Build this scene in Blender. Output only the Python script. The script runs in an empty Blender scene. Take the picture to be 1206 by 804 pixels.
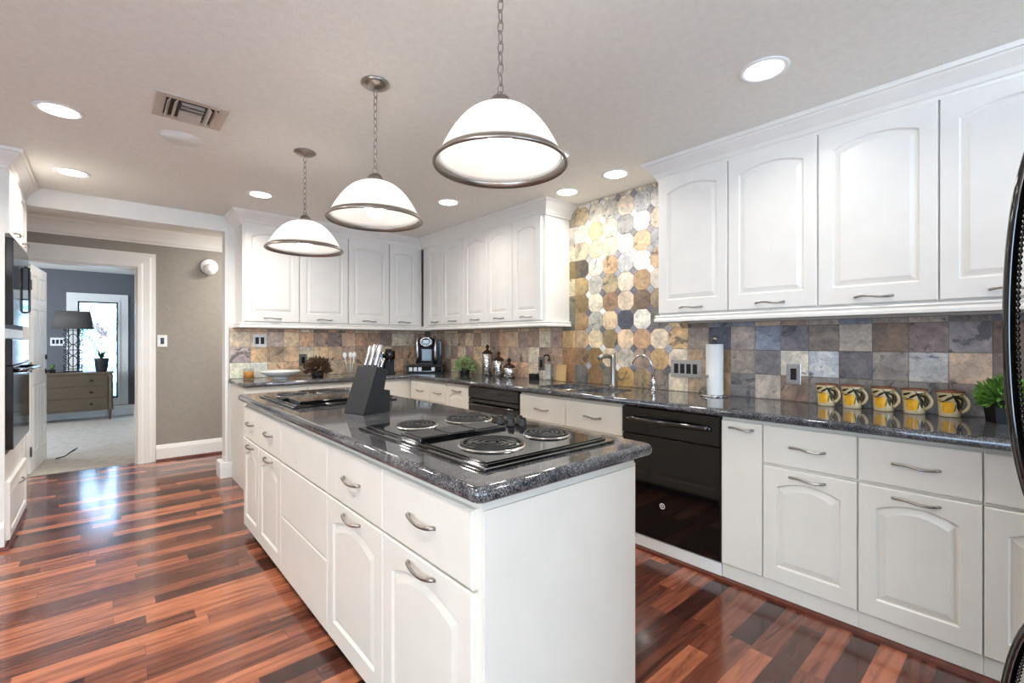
import bpy, bmesh, math, random
from mathutils import Vector, Matrix, noise
from mathutils.geometry import tessellate_polygon

random.seed(11)
PI = math.pi
SC = bpy.context.scene
COL = SC.collection

# ------------------------------------------------------------------ camera, world, lights, exposure
cam_d = bpy.data.cameras.new('camera')
cam_d.sensor_width = 36.0
cam_d.lens = 36.0 * 546.0 / 1206.0
cam_d.clip_start = 0.02
cam = bpy.data.objects.new('camera', cam_d)
COL.objects.link(cam)
cam.location = (0, 0, 1.264)
cam.rotation_euler = (PI / 2, 0, -math.atan(479 / 546.0))
SC.camera = cam

SC.view_settings.view_transform = 'Standard'
SC.view_settings.look = 'None'
SC.view_settings.gamma = 1.0
SC.view_settings.use_curve_mapping = False
SC.view_settings.exposure = 1.3

W = bpy.data.worlds.new('world')
SC.world = W
W.use_nodes = True
_bg = W.node_tree.nodes['Background']
_bg.inputs[0].default_value = (0.48, 0.71, 1.0, 1)
_bg.inputs[1].default_value = 3.4

CEIL = 2.43
CAN_W = 6.0          # watts per recessed can
CAN_COL = (1.0, 0.98, 0.935)
CAN_SPREAD = 2.6


def area_light(name, loc, rot, sx, sy, power, col, shape='RECTANGLE', spread=PI):
    d = bpy.data.lights.new(name, 'AREA')
    d.shape = shape
    d.size = sx
    if shape in ('RECTANGLE', 'ELLIPSE'):
        d.size_y = sy
    d.energy = power
    d.color = col
    d.spread = spread
    o = bpy.data.objects.new(name, d)
    COL.objects.link(o)
    o.location = loc
    o.rotation_euler = rot
    return o


# unseen area lights behind the camera, added as frontal fill
area_light('fill_near', (1.0, -3.9, 1.45), (PI / 2, 0, 0), 2.6, 1.7, 4, (0.985, 0.995, 0.98))
area_light('fill_side', (-2.9, -1.2, 1.45), (PI / 2, 0, -PI / 2), 2.6, 1.7, 12, (0.985, 0.995, 0.98))
# upward-tilted area lights added behind the camera to brighten the ceiling
area_light('ceiling_fill_near', (1.0, -3.88, 0.9), (PI / 2 + 1.1, 0, 0), 2.6, 0.9, 17, (1.0, 0.985, 0.93), spread=1.9)
area_light('ceiling_fill_side', (-2.88, -1.2, 0.9), (PI / 2 + 1.1, 0, -PI / 2), 2.6, 0.9, 42, (1.0, 0.985, 0.93), spread=1.9)
# area light added to brighten the far room, for windows presumed at left
area_light('far_side_fill', (-2.3, 8.6, 1.4), (PI / 2, 0, -PI / 2), 1.4, 1.4, 36, (0.78, 0.87, 1.0))


# ------------------------------------------------------------------ colour + material helpers
def lin(c):
    r = []
    for v in c[:3]:
        v = v / 255.0
        r.append(v / 12.92 if v <= 0.04045 else ((v + 0.055) / 1.055) ** 2.4)
    return tuple(r) + (1.0,)


def new_mat(name):
    m = bpy.data.materials.new(name)
    m.use_nodes = True
    nt = m.node_tree
    return m, nt, nt.nodes['Principled BSDF']


def nd(nt, t, **kw):
    n = nt.nodes.new(t)
    for k, v in kw.items():
        setattr(n, k, v)
    return n


def lk(nt, a, b):
    nt.links.new(a, b)


def mathn(nt, op, a, b=None):
    n = nd(nt, 'ShaderNodeMath', operation=op)
    for i, v in enumerate((a, b)):
        if v is None:
            continue
        if isinstance(v, (int, float)):
            n.inputs[i].default_value = v
        else:
            lk(nt, v, n.inputs[i])
    return n.outputs[0]


def mixc(nt, fac, a, b, mode='MIX'):
    n = nd(nt, 'ShaderNodeMix', data_type='RGBA', blend_type=mode)
    for i, v in ((0, fac), (6, a), (7, b)):
        if isinstance(v, (int, float)):
            n.inputs[i].default_value = v
        elif isinstance(v, tuple):
            n.inputs[i].default_value = v
        else:
            lk(nt, v, n.inputs[i])
    return n.outputs[2]


def ramp(nt, fac, stops, interp='LINEAR'):
    n = nd(nt, 'ShaderNodeValToRGB')
    cr = n.color_ramp
    cr.interpolation = interp
    while len(cr.elements) < len(stops):
        cr.elements.new(0.5)
    for e, (p, c) in zip(cr.elements, stops):
        e.position = p
        e.color = c
    lk(nt, fac, n.inputs[0])
    return n.outputs[0]


def noise_t(nt, vec, scale, detail=2.0, rough=0.5, dist=0.0):
    n = nd(nt, 'ShaderNodeTexNoise')
    n.inputs['Scale'].default_value = scale
    n.inputs['Detail'].default_value = detail
    n.inputs['Roughness'].default_value = rough
    n.inputs['Distortion'].default_value = dist
    if vec is not None:
        lk(nt, vec, n.inputs['Vector'])
    return n


def bump(nt, bsdf, h, strength=0.2, dist=0.01):
    b = nd(nt, 'ShaderNodeBump')
    b.inputs['Strength'].default_value = strength
    b.inputs['Distance'].default_value = dist
    lk(nt, h, b.inputs['Height'])
    lk(nt, b.outputs[0], bsdf.inputs['Normal'])


def plain(name, rgb, rough=0.5, metal=0.0, spec=0.5, coat=0.0, var=0.0, vscale=8.0, bmp=0.0, bscale=60.0):
    m, nt, b = new_mat(name)
    c = lin(rgb)
    b.inputs['Roughness'].default_value = rough
    b.inputs['Metallic'].default_value = metal
    b.inputs['Specular IOR Level'].default_value = spec
    b.inputs['Coat Weight'].default_value = coat
    tc = nd(nt, 'ShaderNodeTexCoord')
    n = noise_t(nt, tc.outputs['Object'], vscale, 3)
    v = max(var, 0.02)
    lo = tuple(x * (1 - v) for x in c[:3]) + (1,)
    hi = tuple(min(1, x * (1 + v)) for x in c[:3]) + (1,)
    lk(nt, ramp(nt, n.outputs[0], [(0.3, lo), (0.7, hi)]), b.inputs['Base Color'])
    if bmp > 0:
        n2 = noise_t(nt, tc.outputs['Object'], bscale, 3)
        bump(nt, b, n2.outputs[0], bmp, 0.004)
    return m


def emis(name, rgb, strength):
    m, nt, b = new_mat(name)
    b.inputs['Base Color'].default_value = lin(rgb)
    b.inputs['Emission Color'].default_value = lin(rgb)
    b.inputs['Emission Strength'].default_value = strength
    return m


M = {}
M['cab'] = plain('cabinet_paint', (236, 232, 225), 0.32, bmp=0.05, bscale=30)
M['cab_base'] = plain('base_cabinet_dimmed', (230, 224, 211), 0.32, bmp=0.05, bscale=30)  # cabinet off-white darkened and yellowed, mostly for the light on base units
M['trim'] = plain('trim_paint', (236, 234, 229), 0.35)
M['ceiling'] = plain('ceiling_paint', (238, 236, 229), 0.75, bmp=0.35, bscale=90, var=0.03, vscale=30)
M['wall_hall'] = plain('hall_wallpaper', (150, 143, 133), 0.65, bmp=0.15, bscale=120, var=0.05, vscale=25)
M['wall_plain'] = plain('room_wall_paint', (205, 198, 188), 0.6, bmp=0.1)
M['wall_dark'] = plain('dark_room_paint', (98, 100, 104), 0.6, bmp=0.1)
M['nickel'] = plain('brushed_nickel', (168, 163, 156), 0.28, metal=1.0)
M['dark_nickel'] = plain('brushed_dark_nickel', (158, 151, 143), 0.33, metal=1.0)
M['steel'] = plain('stainless_steel', (205, 205, 205), 0.22, metal=1.0)
M['chrome'] = plain('chrome', (215, 215, 215), 0.08, metal=1.0)
M['black_gloss'] = plain('black_gloss', (10, 10, 11), 0.06, spec=0.6)
M['black_enamel'] = plain('black_enamel', (9, 9, 10), 0.07, spec=0.8, coat=0.5)
M['black_matte'] = plain('black_matte', (22, 22, 23), 0.45)
M['black_dark'] = plain('black_void', (6, 6, 6), 0.7)
M['coil'] = plain('burner_coil', (34, 33, 33), 0.4, metal=0.5)
M['pan'] = plain('drip_pan', (205, 203, 200), 0.22, metal=1.0)
M['grille'] = plain('vent_grille', (38, 38, 38), 0.5, bmp=0.6, bscale=250)
M['block'] = plain('knife_block_wood', (38, 39, 41), 0.42, bmp=0.1, bscale=80, var=0.1)
M['white_plastic'] = plain('white_plastic', (238, 238, 236), 0.3)
M['white_ceramic'] = plain('white_ceramic', (240, 239, 235), 0.12)
M['paper'] = plain('paper_towel', (245, 243, 238), 0.85, bmp=0.3, bscale=180)
M['shoe'] = plain('dark_wood_shoe', (92, 42, 28), 0.25, var=0.2, vscale=20)
M['grout'] = plain('grout', (120, 108, 95), 0.85, var=0.1, vscale=40)
M['hinge'] = plain('bronze_hinge', (128, 112, 92), 0.35, metal=1.0)
M['dark_metal'] = plain('wrought_iron', (20, 20, 22), 0.5)
M['shade_grey'] = plain('grey_linen_shade', (90, 85, 80), 0.85, bmp=0.3, bscale=300)
M['dresser'] = plain('weathered_wood', (92, 74, 52), 0.5, var=0.25, vscale=18, bmp=0.2)
M['pot_dark'] = plain('dark_pot', (40, 42, 42), 0.35)
M['pot_black'] = plain('black_pot', (20, 20, 21), 0.5)
M['petal'] = plain('orchid_petal', (236, 222, 228), 0.5)
M['leaf'] = plain('leaf_green', (112, 158, 66), 0.45, var=0.35, vscale=40)
M['leaf_pale'] = plain('leaf_pale', (166, 186, 128), 0.5, var=0.35, vscale=40)
M['leaf_dark'] = plain('leaf_dark', (36, 62, 34), 0.4, var=0.3, vscale=30)
M['frond'] = plain('palm_frond', (120, 148, 124), 0.5, var=0.3, vscale=6)
M['dry'] = plain('dried_flower', (92, 68, 48), 0.7, var=0.5, vscale=60)
M['candle'] = plain('orange_candle', (232, 150, 60), 0.5)
M['mug'] = plain('cream_glaze', (210, 190, 150), 0.16, var=0.08, vscale=30)
M['mug_tan'] = plain('tan_glaze', (170, 142, 92), 0.18, var=0.15, vscale=40)
M['mug_rim'] = plain('brown_rim_glaze', (140, 84, 58), 0.2)
M['lemon'] = plain('lemon_glaze', (232, 172, 42), 0.16, var=0.15, vscale=50)
M['leaf_glaze'] = plain('olive_leaf_glaze', (50, 48, 20), 0.18, var=0.4, vscale=90)
M['dark_glaze'] = plain('dark_stem_glaze', (34, 28, 16), 0.2)
M['walnut'] = plain('dark_walnut', (58, 34, 24), 0.3, var=0.2, vscale=30)
M['plate_grey'] = plain('grey_cover_plate', (122, 116, 108), 0.4, metal=0.5)
M['plate_steel'] = plain('steel_cover_plate', (200, 202, 206), 0.25, metal=0.8)
M['switch_dark'] = plain('dark_switch', (26, 28, 33), 0.25)
M['board'] = plain('tan_board', (208, 172, 116), 0.5, var=0.1)
M['vent_metal'] = plain('vent_painted_metal', (196, 184, 170), 0.4)
M['vent_dark'] = plain('vent_duct', (60, 56, 52), 0.7)
M['deck'] = plain('deck_paint', (210, 218, 228), 0.6)
M['lawn'] = plain('lawn', (120, 140, 104), 0.9, var=0.3, vscale=3)
M['pic'] = plain('framed_print', (64, 74, 88), 0.15, var=0.5, vscale=4)
M['tag_blue'] = plain('pale_label', (222, 226, 232), 0.4)
M['coffee_glass'] = plain('smoked_tank', (58, 66, 74), 0.08)
M['can_glow'] = emis('can_lens', (255, 252, 246), 6.0)
M['bulb'] = emis('bulb_glow', (255, 250, 243), 9.5)
M['sticker'] = plain('round_emblem', (214, 214, 214), 0.3)


def glass_mat(name, tint, refl=0.08, fac_t=0.9):
    """thin pane: mostly see-through with a mirror share"""
    m, nt, b = new_mat(name)
    out = nt.nodes['Material Output']
    tr = nd(nt, 'ShaderNodeBsdfTransparent')
    tr.inputs[0].default_value = tint
    gl = nd(nt, 'ShaderNodeBsdfGlossy')
    gl.inputs['Roughness'].default_value = 0.03
    fr = nd(nt, 'ShaderNodeLayerWeight')
    fr.inputs[0].default_value = 0.35
    f2 = mathn(nt, 'ADD', mathn(nt, 'MULTIPLY', mathn(nt, 'POWER', fr.outputs['Facing'], 2.5), 0.45), refl * 0.15)
    mx = nd(nt, 'ShaderNodeMixShader')
    lk(nt, f2, mx.inputs[0])
    lk(nt, tr.outputs[0], mx.inputs[1])
    lk(nt, gl.outputs[0], mx.inputs[2])
    lk(nt, mx.outputs[0], out.inputs[0])
    return m


M['pane'] = glass_mat('window_pane', (0.95, 0.98, 1, 1))
M['clear'] = glass_mat('clear_glass', (0.96, 0.97, 0.97, 1), 0.3)
M['soap'] = glass_mat('clear_bottle', (0.86, 0.90, 0.95, 1), 0.3)


def shade_glass():
    m, nt, b = new_mat('ribbed_white_glass')
    b.inputs['Base Color'].default_value = (0.93, 0.92, 0.9, 1)
    b.inputs['Roughness'].default_value = 0.2
    out = nt.nodes['Material Output']
    tl = nd(nt, 'ShaderNodeBsdfTranslucent')
    tl.inputs[0].default_value = (0.98, 0.97, 0.955, 1)
    mx = nd(nt, 'ShaderNodeMixShader')
    mx.inputs[0].default_value = 0.78
    lk(nt, b.outputs[0], mx.inputs[1])
    lk(nt, tl.outputs[0], mx.inputs[2])
    lk(nt, mx.outputs[0], out.inputs[0])
    return m


M['shade_glass'] = shade_glass()


def floor_mat():
    m, nt, b = new_mat('tiger_wood_planks')
    tc = nd(nt, 'ShaderNodeTexCoord')
    sp = nd(nt, 'ShaderNodeSeparateXYZ')
    lk(nt, tc.outputs['Object'], sp.inputs[0])
    x, y = sp.outputs[0], sp.outputs[1]
    wd, ln = 0.088, 0.62
    row = mathn(nt, 'FLOOR', mathn(nt, 'DIVIDE', y, wd))
    wn = nd(nt, 'ShaderNodeTexWhiteNoise', noise_dimensions='1D')
    lk(nt, row, wn.inputs['W'])
    xo = mathn(nt, 'ADD', mathn(nt, 'DIVIDE', x, ln), mathn(nt, 'MULTIPLY', wn.outputs[0], 7.31))
    colx = mathn(nt, 'FLOOR', xo)
    cb = nd(nt, 'ShaderNodeCombineXYZ')
    lk(nt, row, cb.inputs[0])
    lk(nt, colx, cb.inputs[1])
    w2 = nd(nt, 'ShaderNodeTexWhiteNoise', noise_dimensions='2D')
    lk(nt, cb.outputs[0], w2.inputs[0])
    base = ramp(nt, w2.outputs[0], [(0.0, lin((62, 34, 29))), (0.22, lin((88, 48, 38))), (0.45, lin((120, 68, 51))),
                                    (0.7, lin((154, 90, 66))), (1.0, lin((192, 118, 84)))])
    # grain stretched along the plank, offset per plank
    off = nd(nt, 'ShaderNodeVectorMath', operation='MULTIPLY_ADD')
    lk(nt, w2.outputs[1], off.inputs[0])
    off.inputs[1].default_value = (31, 17, 5)
    sc = nd(nt, 'ShaderNodeVectorMath', operation='MULTIPLY')
    lk(nt, tc.outputs['Object'], sc.inputs[0])
    sc.inputs[1].default_value = (2.2, 15.0, 1.0)
    lk(nt, sc.outputs[0], off.inputs[2])
    n1 = noise_t(nt, off.outputs[0], 1.0, 5, 0.6, 1.6)
    wv = nd(nt, 'ShaderNodeTexWave', wave_type='BANDS', bands_direction='Y')
    wv.inputs['Scale'].default_value = 0.35
    wv.inputs['Distortion'].default_value = 11.0
    wv.inputs['Detail'].default_value = 2.0
    wv.inputs['Detail Scale'].default_value = 0.7
    lk(nt, off.outputs[0], wv.inputs['Vector'])
    g1 = ramp(nt, n1.outputs[0], [(0.33, (0.40, 0.34, 0.34, 1)), (0.55, (1, 1, 1, 1)), (0.8, (1.25, 1.2, 1.1, 1))])
    c1 = mixc(nt, 0.85, base, g1, 'MULTIPLY')
    g2 = ramp(nt, wv.outputs[0], [(0.0, (0.45, 0.38, 0.36, 1)), (0.35, (1, 1, 1, 1)), (1.0, (1.08, 1.05, 1.0, 1))])
    c2 = mixc(nt, 0.45, c1, g2, 'MULTIPLY')
    # seams
    fy = mathn(nt, 'FRACT', mathn(nt, 'DIVIDE', y, wd))
    fx = mathn(nt, 'FRACT', xo)
    sy = mathn(nt, 'LESS_THAN', fy, 0.022)
    sx = mathn(nt, 'LESS_THAN', fx, 0.0035)
    seam = mathn(nt, 'MAXIMUM', sx, sy)
    c3 = mixc(nt, mathn(nt, 'MULTIPLY', seam, 0.55), c2, lin((40, 22, 18)))
    lk(nt, c3, b.inputs['Base Color'])
    n3 = noise_t(nt, tc.outputs['Object'], 5.0, 3)
    lk(nt, ramp(nt, n3.outputs[0], [(0.3, (0.15,) * 3 + (1,)), (0.7, (0.22,) * 3 + (1,))]), b.inputs['Roughness'])
    h = mathn(nt, 'SUBTRACT', mathn(nt, 'MULTIPLY', n1.outputs[0], 0.25), seam)
    n4 = noise_t(nt, tc.outputs['Object'], 26.0, 2)
    h2 = mathn(nt, 'ADD', h, mathn(nt, 'MULTIPLY', n4.outputs[0], 0.35))
    bump(nt, b, h2, 0.06, 0.004)
    b.inputs['Specular IOR Level'].default_value = 0.6
    b.inputs['Coat Weight'].default_value = 0.25
    b.inputs['Coat Roughness'].default_value = 0.08
    return m


def granite_mat():
    m, nt, b = new_mat('dark_granite')
    tc = nd(nt, 'ShaderNodeTexCoord')
    v = tc.outputs['Object']
    n1 = noise_t(nt, v, 34, 8, 0.72, 0.5)
    n2 = noise_t(nt, v, 210, 3, 0.7)
    n0 = noise_t(nt, v, 9, 4, 0.6, 1.0)
    vo = nd(nt, 'ShaderNodeTexVoronoi')
    vo.inputs['Scale'].default_value = 190
    lk(nt, v, vo.inputs['Vector'])
    a = ramp(nt, n1.outputs[0], [(0.32, lin((30, 31, 35))), (0.46, lin((74, 75, 80))), (0.58, lin((134, 131, 130))), (0.72, lin((196, 191, 184)))])
    sp = ramp(nt, n2.outputs[0], [(0.38, lin((24, 25, 28))), (0.5, lin((92, 93, 98))), (0.62, lin((214, 211, 206)))])
    c = mixc(nt, 0.55, a, sp)
    c = mixc(nt, mathn(nt, 'LESS_THAN', vo.outputs['Distance'], 0.22), c, lin((22, 23, 26)))
    big = ramp(nt, n0.outputs[0], [(0.32, (0.12, 0.125, 0.14, 1)), (0.5, (0.36, 0.36, 0.38, 1)), (0.7, (0.75, 0.73, 0.71, 1))])
    c = mixc(nt, 0.85, c, big, 'MULTIPLY')
    lk(nt, c, b.inputs['Base Color'])
    b.inputs['Roughness'].default_value = 0.06
    b.inputs['Specular IOR Level'].default_value = 0.75
    return m


def slate_mat():
    m, nt, b = new_mat('slate_tile')
    at = nd(nt, 'ShaderNodeAttribute', attribute_name='tile')
    at2 = nd(nt, 'ShaderNodeAttribute', attribute_name='seed')
    tc = nd(nt, 'ShaderNodeTexCoord')
    off = nd(nt, 'ShaderNodeVectorMath', operation='MULTIPLY_ADD')
    lk(nt, at2.outputs['Color'], off.inputs[0])
    off.inputs[1].default_value = (40, 40, 40)
    lk(nt, tc.outputs['Object'], off.inputs[2])
    v = off.outputs[0]
    n1 = noise_t(nt, v, 10, 8, 0.66, 0.6)
    n2 = noise_t(nt, v, 38, 5, 0.65, 0.6)
    n3 = noise_t(nt, v, 5.5, 4, 0.6, 2.5)
    c = at.outputs['Color']
    sh = ramp(nt, n1.outputs[0], [(0.3, (0.5, 0.49, 0.5, 1)), (0.48, (1, 1, 1, 1)), (0.7, (1.4, 1.34, 1.24, 1))])
    c = mixc(nt, 0.95, c, sh, 'MULTIPLY')
    sh2 = ramp(nt, n2.outputs[0], [(0.3, (0.58, 0.56, 0.56, 1)), (0.5, (1, 1, 1, 1)), (0.7, (1.3, 1.26, 1.2, 1))])
    c = mixc(nt, 0.6, c, sh2, 'MULTIPLY')
    # mineral flakes: share of the tile steered by the seed alpha channel (z of seed)
    sepc = nd(nt, 'ShaderNodeSeparateColor')
    lk(nt, at2.outputs['Color'], sepc.inputs[0])
    thr = mathn(nt, 'ADD', mathn(nt, 'MULTIPLY', sepc.outputs[2], 0.22), 0.42)
    d = mathn(nt, 'SUBTRACT', n3.outputs[0], thr)
    msk = ramp(nt, mathn(nt, 'MULTIPLY', d, 16.0), [(0.0, (0, 0, 0, 1)), (1.0, (1, 1, 1, 1))])
    c = mixc(nt, mathn(nt, 'MULTIPLY', msk, 0.75), c, lin((72, 72, 76)))
    # thin veins
    vn = mathn(nt, 'ABSOLUTE', mathn(nt, 'SUBTRACT', n1.outputs[0], 0.5))
    vm = ramp(nt, vn, [(0.0, (1, 1, 1, 1)), (0.03, (0, 0, 0, 1))])
    c = mixc(nt, mathn(nt, 'MULTIPLY', vm, 0.22), c, lin((92, 70, 54)))
    lk(nt, c, b.inputs['Base Color'])
    b.inputs['Roughness'].default_value = 0.42
    h = mathn(nt, 'ADD', n1.outputs[0], mathn(nt, 'MULTIPLY', n2.outputs[0], 0.5))
    bump(nt, b, h, 0.25, 0.006)
    return m


def carpet_mat():
    m, nt, b = new_mat('loop_carpet')
    tc = nd(nt, 'ShaderNodeTexCoord')
    n1 = noise_t(nt, tc.outputs['Object'], 180, 3)
    n2 = noise_t(nt, tc.outputs['Object'], 12, 3)
    c = ramp(nt, n1.outputs[0], [(0.35, lin((150, 140, 128))), (0.65, lin((205, 196, 184)))])
    c = mixc(nt, 0.3, c, ramp(nt, n2.outputs[0], [(0.3, lin((150, 142, 132))), (0.7, lin((210, 202, 190)))]))
    lk(nt, c, b.inputs['Base Color'])
    b.inputs['Roughness'].default_value = 0.95
    bump(nt, b, n1.outputs[0], 0.6, 0.01)
    return m


def hammered_mat():
    m, nt, b = new_mat('hammered_steel')
    b.inputs['Base Color'].default_value = lin((206, 206, 206))
    b.inputs['Metallic'].default_value = 1.0
    b.inputs['Roughness'].default_value = 0.16
    tc = nd(nt, 'ShaderNodeTexCoord')
    vo = nd(nt, 'ShaderNodeTexVoronoi')
    vo.inputs['Scale'].default_value = 60
    lk(nt, tc.outputs['Object'], vo.inputs['Vector'])
    bump(nt, b, vo.outputs['Distance'], 0.5, 0.006)
    return m


def weave_mat():
    m, nt, b = new_mat('woven_drawer_front')
    tc = nd(nt, 'ShaderNodeTexCoord')
    ck = nd(nt, 'ShaderNodeTexChecker')
    ck.inputs['Scale'].default_value = 60
    ck.inputs[1].default_value = lin((96, 78, 54))
    ck.inputs[2].default_value = lin((64, 52, 37))
    lk(nt, tc.outputs['Object'], ck.inputs[0])
    lk(nt, ck.outputs[0], b.inputs['Base Color'])
    b.inputs['Roughness'].default_value = 0.6
    return m


M['floor'] = floor_mat()
M['granite'] = granite_mat()
M['slate'] = slate_mat()
M['carpet'] = carpet_mat()
M['hammered'] = hammered_mat()
M['weave'] = weave_mat()


# ------------------------------------------------------------------ mesh helpers
class MB:
    def __init__(s):
        s.v, s.f, s.sm = [], [], []

    def add(s, vs, fs, smooth=False, mtx=None):
        o = len(s.v)
        if mtx is not None:
            vs = [mtx @ Vector(p) for p in vs]
        s.v += [tuple(p) for p in vs]
        for f in fs:
            s.f.append(tuple(i + o for i in f))
            s.sm.append(smooth)
        return s

    def box(s, x0, x1, y0, y1, z0, z1, bev=0.0, mtx=None):
        if bev <= 0:
            vs = [(x, y, z) for x in (x0, x1) for y in (y0, y1) for z in (z0, z1)]
            fs = [(0, 1, 3, 2), (4, 6, 7, 5), (0, 4, 5, 1), (2, 3, 7, 6), (0, 2, 6, 4), (1, 5, 7, 3)]
            return s.add(vs, fs, mtx=mtx)
        bm = bmesh.new()
        bmesh.ops.create_cube(bm, size=1)
        for v in bm.verts:
            v.co = Vector(((x0 + x1) / 2 + v.co.x * (x1 - x0), (y0 + y1) / 2 + v.co.y * (y1 - y0), (z0 + z1) / 2 + v.co.z * (z1 - z0)))
        bmesh.ops.bevel(bm, geom=bm.edges[:], offset=bev, segments=2, affect='EDGES', profile=0.6)
        s.from_bm(bm, mtx)
        return s

    def from_bm(s, bm, mtx=None, smooth=False):
        bm.verts.index_update()
        s.add([v.co.copy() for v in bm.verts], [[v.index for v in f.verts] for f in bm.faces], smooth, mtx)
        bm.free()

    def lathe(s, prof, n=32, cx=0, cy=0, z=0, mtx=None, smooth=True, a0=0.0, a1=2 * PI):
        full = abs(a1 - a0 - 2 * PI) < 1e-6
        vs, fs = [], []
        m = n if full else n + 1
        for r, h in prof:
            for k in range(m):
                a = a0 + (a1 - a0) * k / n
                vs.append((cx + r * math.cos(a), cy + r * math.sin(a), z + h))
        for i in range(len(prof) - 1):
            for k in range(n):
                k2 = (k + 1) % m
                fs.append((i * m + k, i * m + k2, (i + 1) * m + k2, (i + 1) * m + k))
        return s.add(vs, fs, smooth, mtx)

    def cyl(s, cx, cy, z0, z1, r, n=24, r2=None, mtx=None):
        r2 = r if r2 is None else r2
        e = min(0.0015, r * 0.2)
        return s.lathe([(0.0001, 0), (r - e, 0), (r, e), (r2, z1 - z0 - e), (r2 - e, z1 - z0), (0.0001, z1 - z0)], n, cx, cy, z0, mtx, True)

    def tube(s, pts, r, n=10, closed=False, mtx=None, radii=None, flat=1.0):
        P = [Vector(p) for p in pts]
        N = len(P)
        vs, fs = [], []
        up = None
        for i in range(N):
            if closed:
                t = P[(i + 1) % N] - P[i - 1]
            else:
                t = P[min(i + 1, N - 1)] - P[max(i - 1, 0)]
            if t.length < 1e-9:
                t = Vector((0, 0, 1))
            t.normalize()
            if up is None:
                ref = Vector((0, 0, 1)) if abs(t.z) < 0.9 else Vector((1, 0, 0))
                up = (ref - t * ref.dot(t)).normalized()
            else:
                up = up - t * up.dot(t)
                if up.length < 1e-6:
                    up = t.orthogonal()
                up.normalize()
            sd = t.cross(up)
            rr = radii[i] if radii else r
            for k in range(n):
                a = 2 * PI * k / n
                vs.append(P[i] + up * (math.cos(a) * rr * flat) + sd * (math.sin(a) * rr))
        M_ = N if closed else N - 1
        for i in range(M_):
            j = (i + 1) % N
            for k in range(n):
                k2 = (k + 1) % n
                fs.append((i * n + k, i * n + k2, j * n + k2, j * n + k))
        if not closed:
            fs.append(tuple(range(n - 1, -1, -1)))
            fs.append(tuple((N - 1) * n + k for k in range(n)))
        return s.add(vs, fs, True, mtx)

    def prism(s, poly, axis, a, b, mtx=None):
        """poly 2-D, extruded along axis from a to b. axis x:(y,z) y:(x,z) z:(x,y)"""
        def mk(p, t):
            return {'x': (t, p[0], p[1]), 'y': (p[0], t, p[1]), 'z': (p[0], p[1], t)}[axis]
        n = len(poly)
        vs = [mk(p, a) for p in poly] + [mk(p, b) for p in poly]
        fs = [tuple(range(n)), tuple(range(2 * n - 1, n - 1, -1))]
        for i in range(n):
            j = (i + 1) % n
            fs.append((i, n + i, n + j, j))
        return s.add(vs, fs, mtx=mtx)

    def sweep(s, path, prof, z=0.0, closed=False):
        """2-D path (mitred), profile of (outward, height); outward is to the right of travel"""
        n = len(path)
        P = [Vector(p) for p in path]
        rings = []
        for i in range(n):
            dirs = []
            if i > 0 or closed:
                dirs.append((P[i] - P[i - 1]).normalized())
            if i < n - 1 or closed:
                dirs.append((P[(i + 1) % n] - P[i]).normalized())
            ns = [Vector((d.y, -d.x)) for d in dirs]
            if len(ns) == 2:
                b = ns[0] + ns[1]
                b = b / max(1e-6, b.dot(ns[0]))
            else:
                b = ns[0]
            rings.append([(P[i].x + b.x * o, P[i].y + b.y * o, z + h) for o, h in prof])
        m = len(prof)
        vs = [p for r in rings for p in r]
        fs = []
        for i in range(n if closed else n - 1):
            j = (i + 1) % n
            for k in range(m):
                k2 = (k + 1) % m
                fs.append((i * m + k, i * m + k2, j * m + k2, j * m + k))
        if not closed:
            fs.append(tuple(range(m)))
            fs.append(tuple((n - 1) * m + k for k in range(m - 1, -1, -1)))
        return s.add(vs, fs)

    def build(s, name, mat, parent=None, recalc=True):
        me = bpy.data.meshes.new(name)
        me.from_pydata(s.v, [], s.f)
        me.polygons.foreach_set('use_smooth', s.sm)
        if recalc:
            bm = bmesh.new()
            bm.from_mesh(me)
            bmesh.ops.recalc_face_normals(bm, faces=bm.faces[:])
            bm.to_mesh(me)
            bm.free()
        me.materials.append(M[mat] if isinstance(mat, str) else mat)
        me.update()
        o = bpy.data.objects.new(name, me)
        COL.objects.link(o)
        if parent is not None:
            o.parent = parent
        return o


def tag(o, label=None, cat=None, group=None, kind=None):
    if label:
        o['label'] = label
    if cat:
        o['category'] = cat
    if group:
        o['group'] = group
    if kind:
        o['kind'] = kind
    return o


def thing(name, label, cat, loc=(0, 0, 0), rz=0.0, group=None):
    o = bpy.data.objects.new(name, None)
    o.empty_display_size = 0.05
    COL.objects.link(o)
    o.location = loc
    o.rotation_euler = (0, 0, rz)
    return tag(o, label, cat, group)


def struct(name, mb, mat):
    return tag(mb.build(name, mat), kind='structure')


def copy_thing(o, loc, rz=None, label=None):
    r = o.copy()
    COL.objects.link(r)
    r.location = loc
    if rz is not None:
        r.rotation_euler = (0, 0, rz)
    if label:
        r['label'] = label
    for ch in list(o.children):
        c = ch.copy()
        COL.objects.link(c)
        c.parent = r
        for g in list(ch.children):
            d = g.copy()
            COL.objects.link(d)
            d.parent = c
    return r


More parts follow.
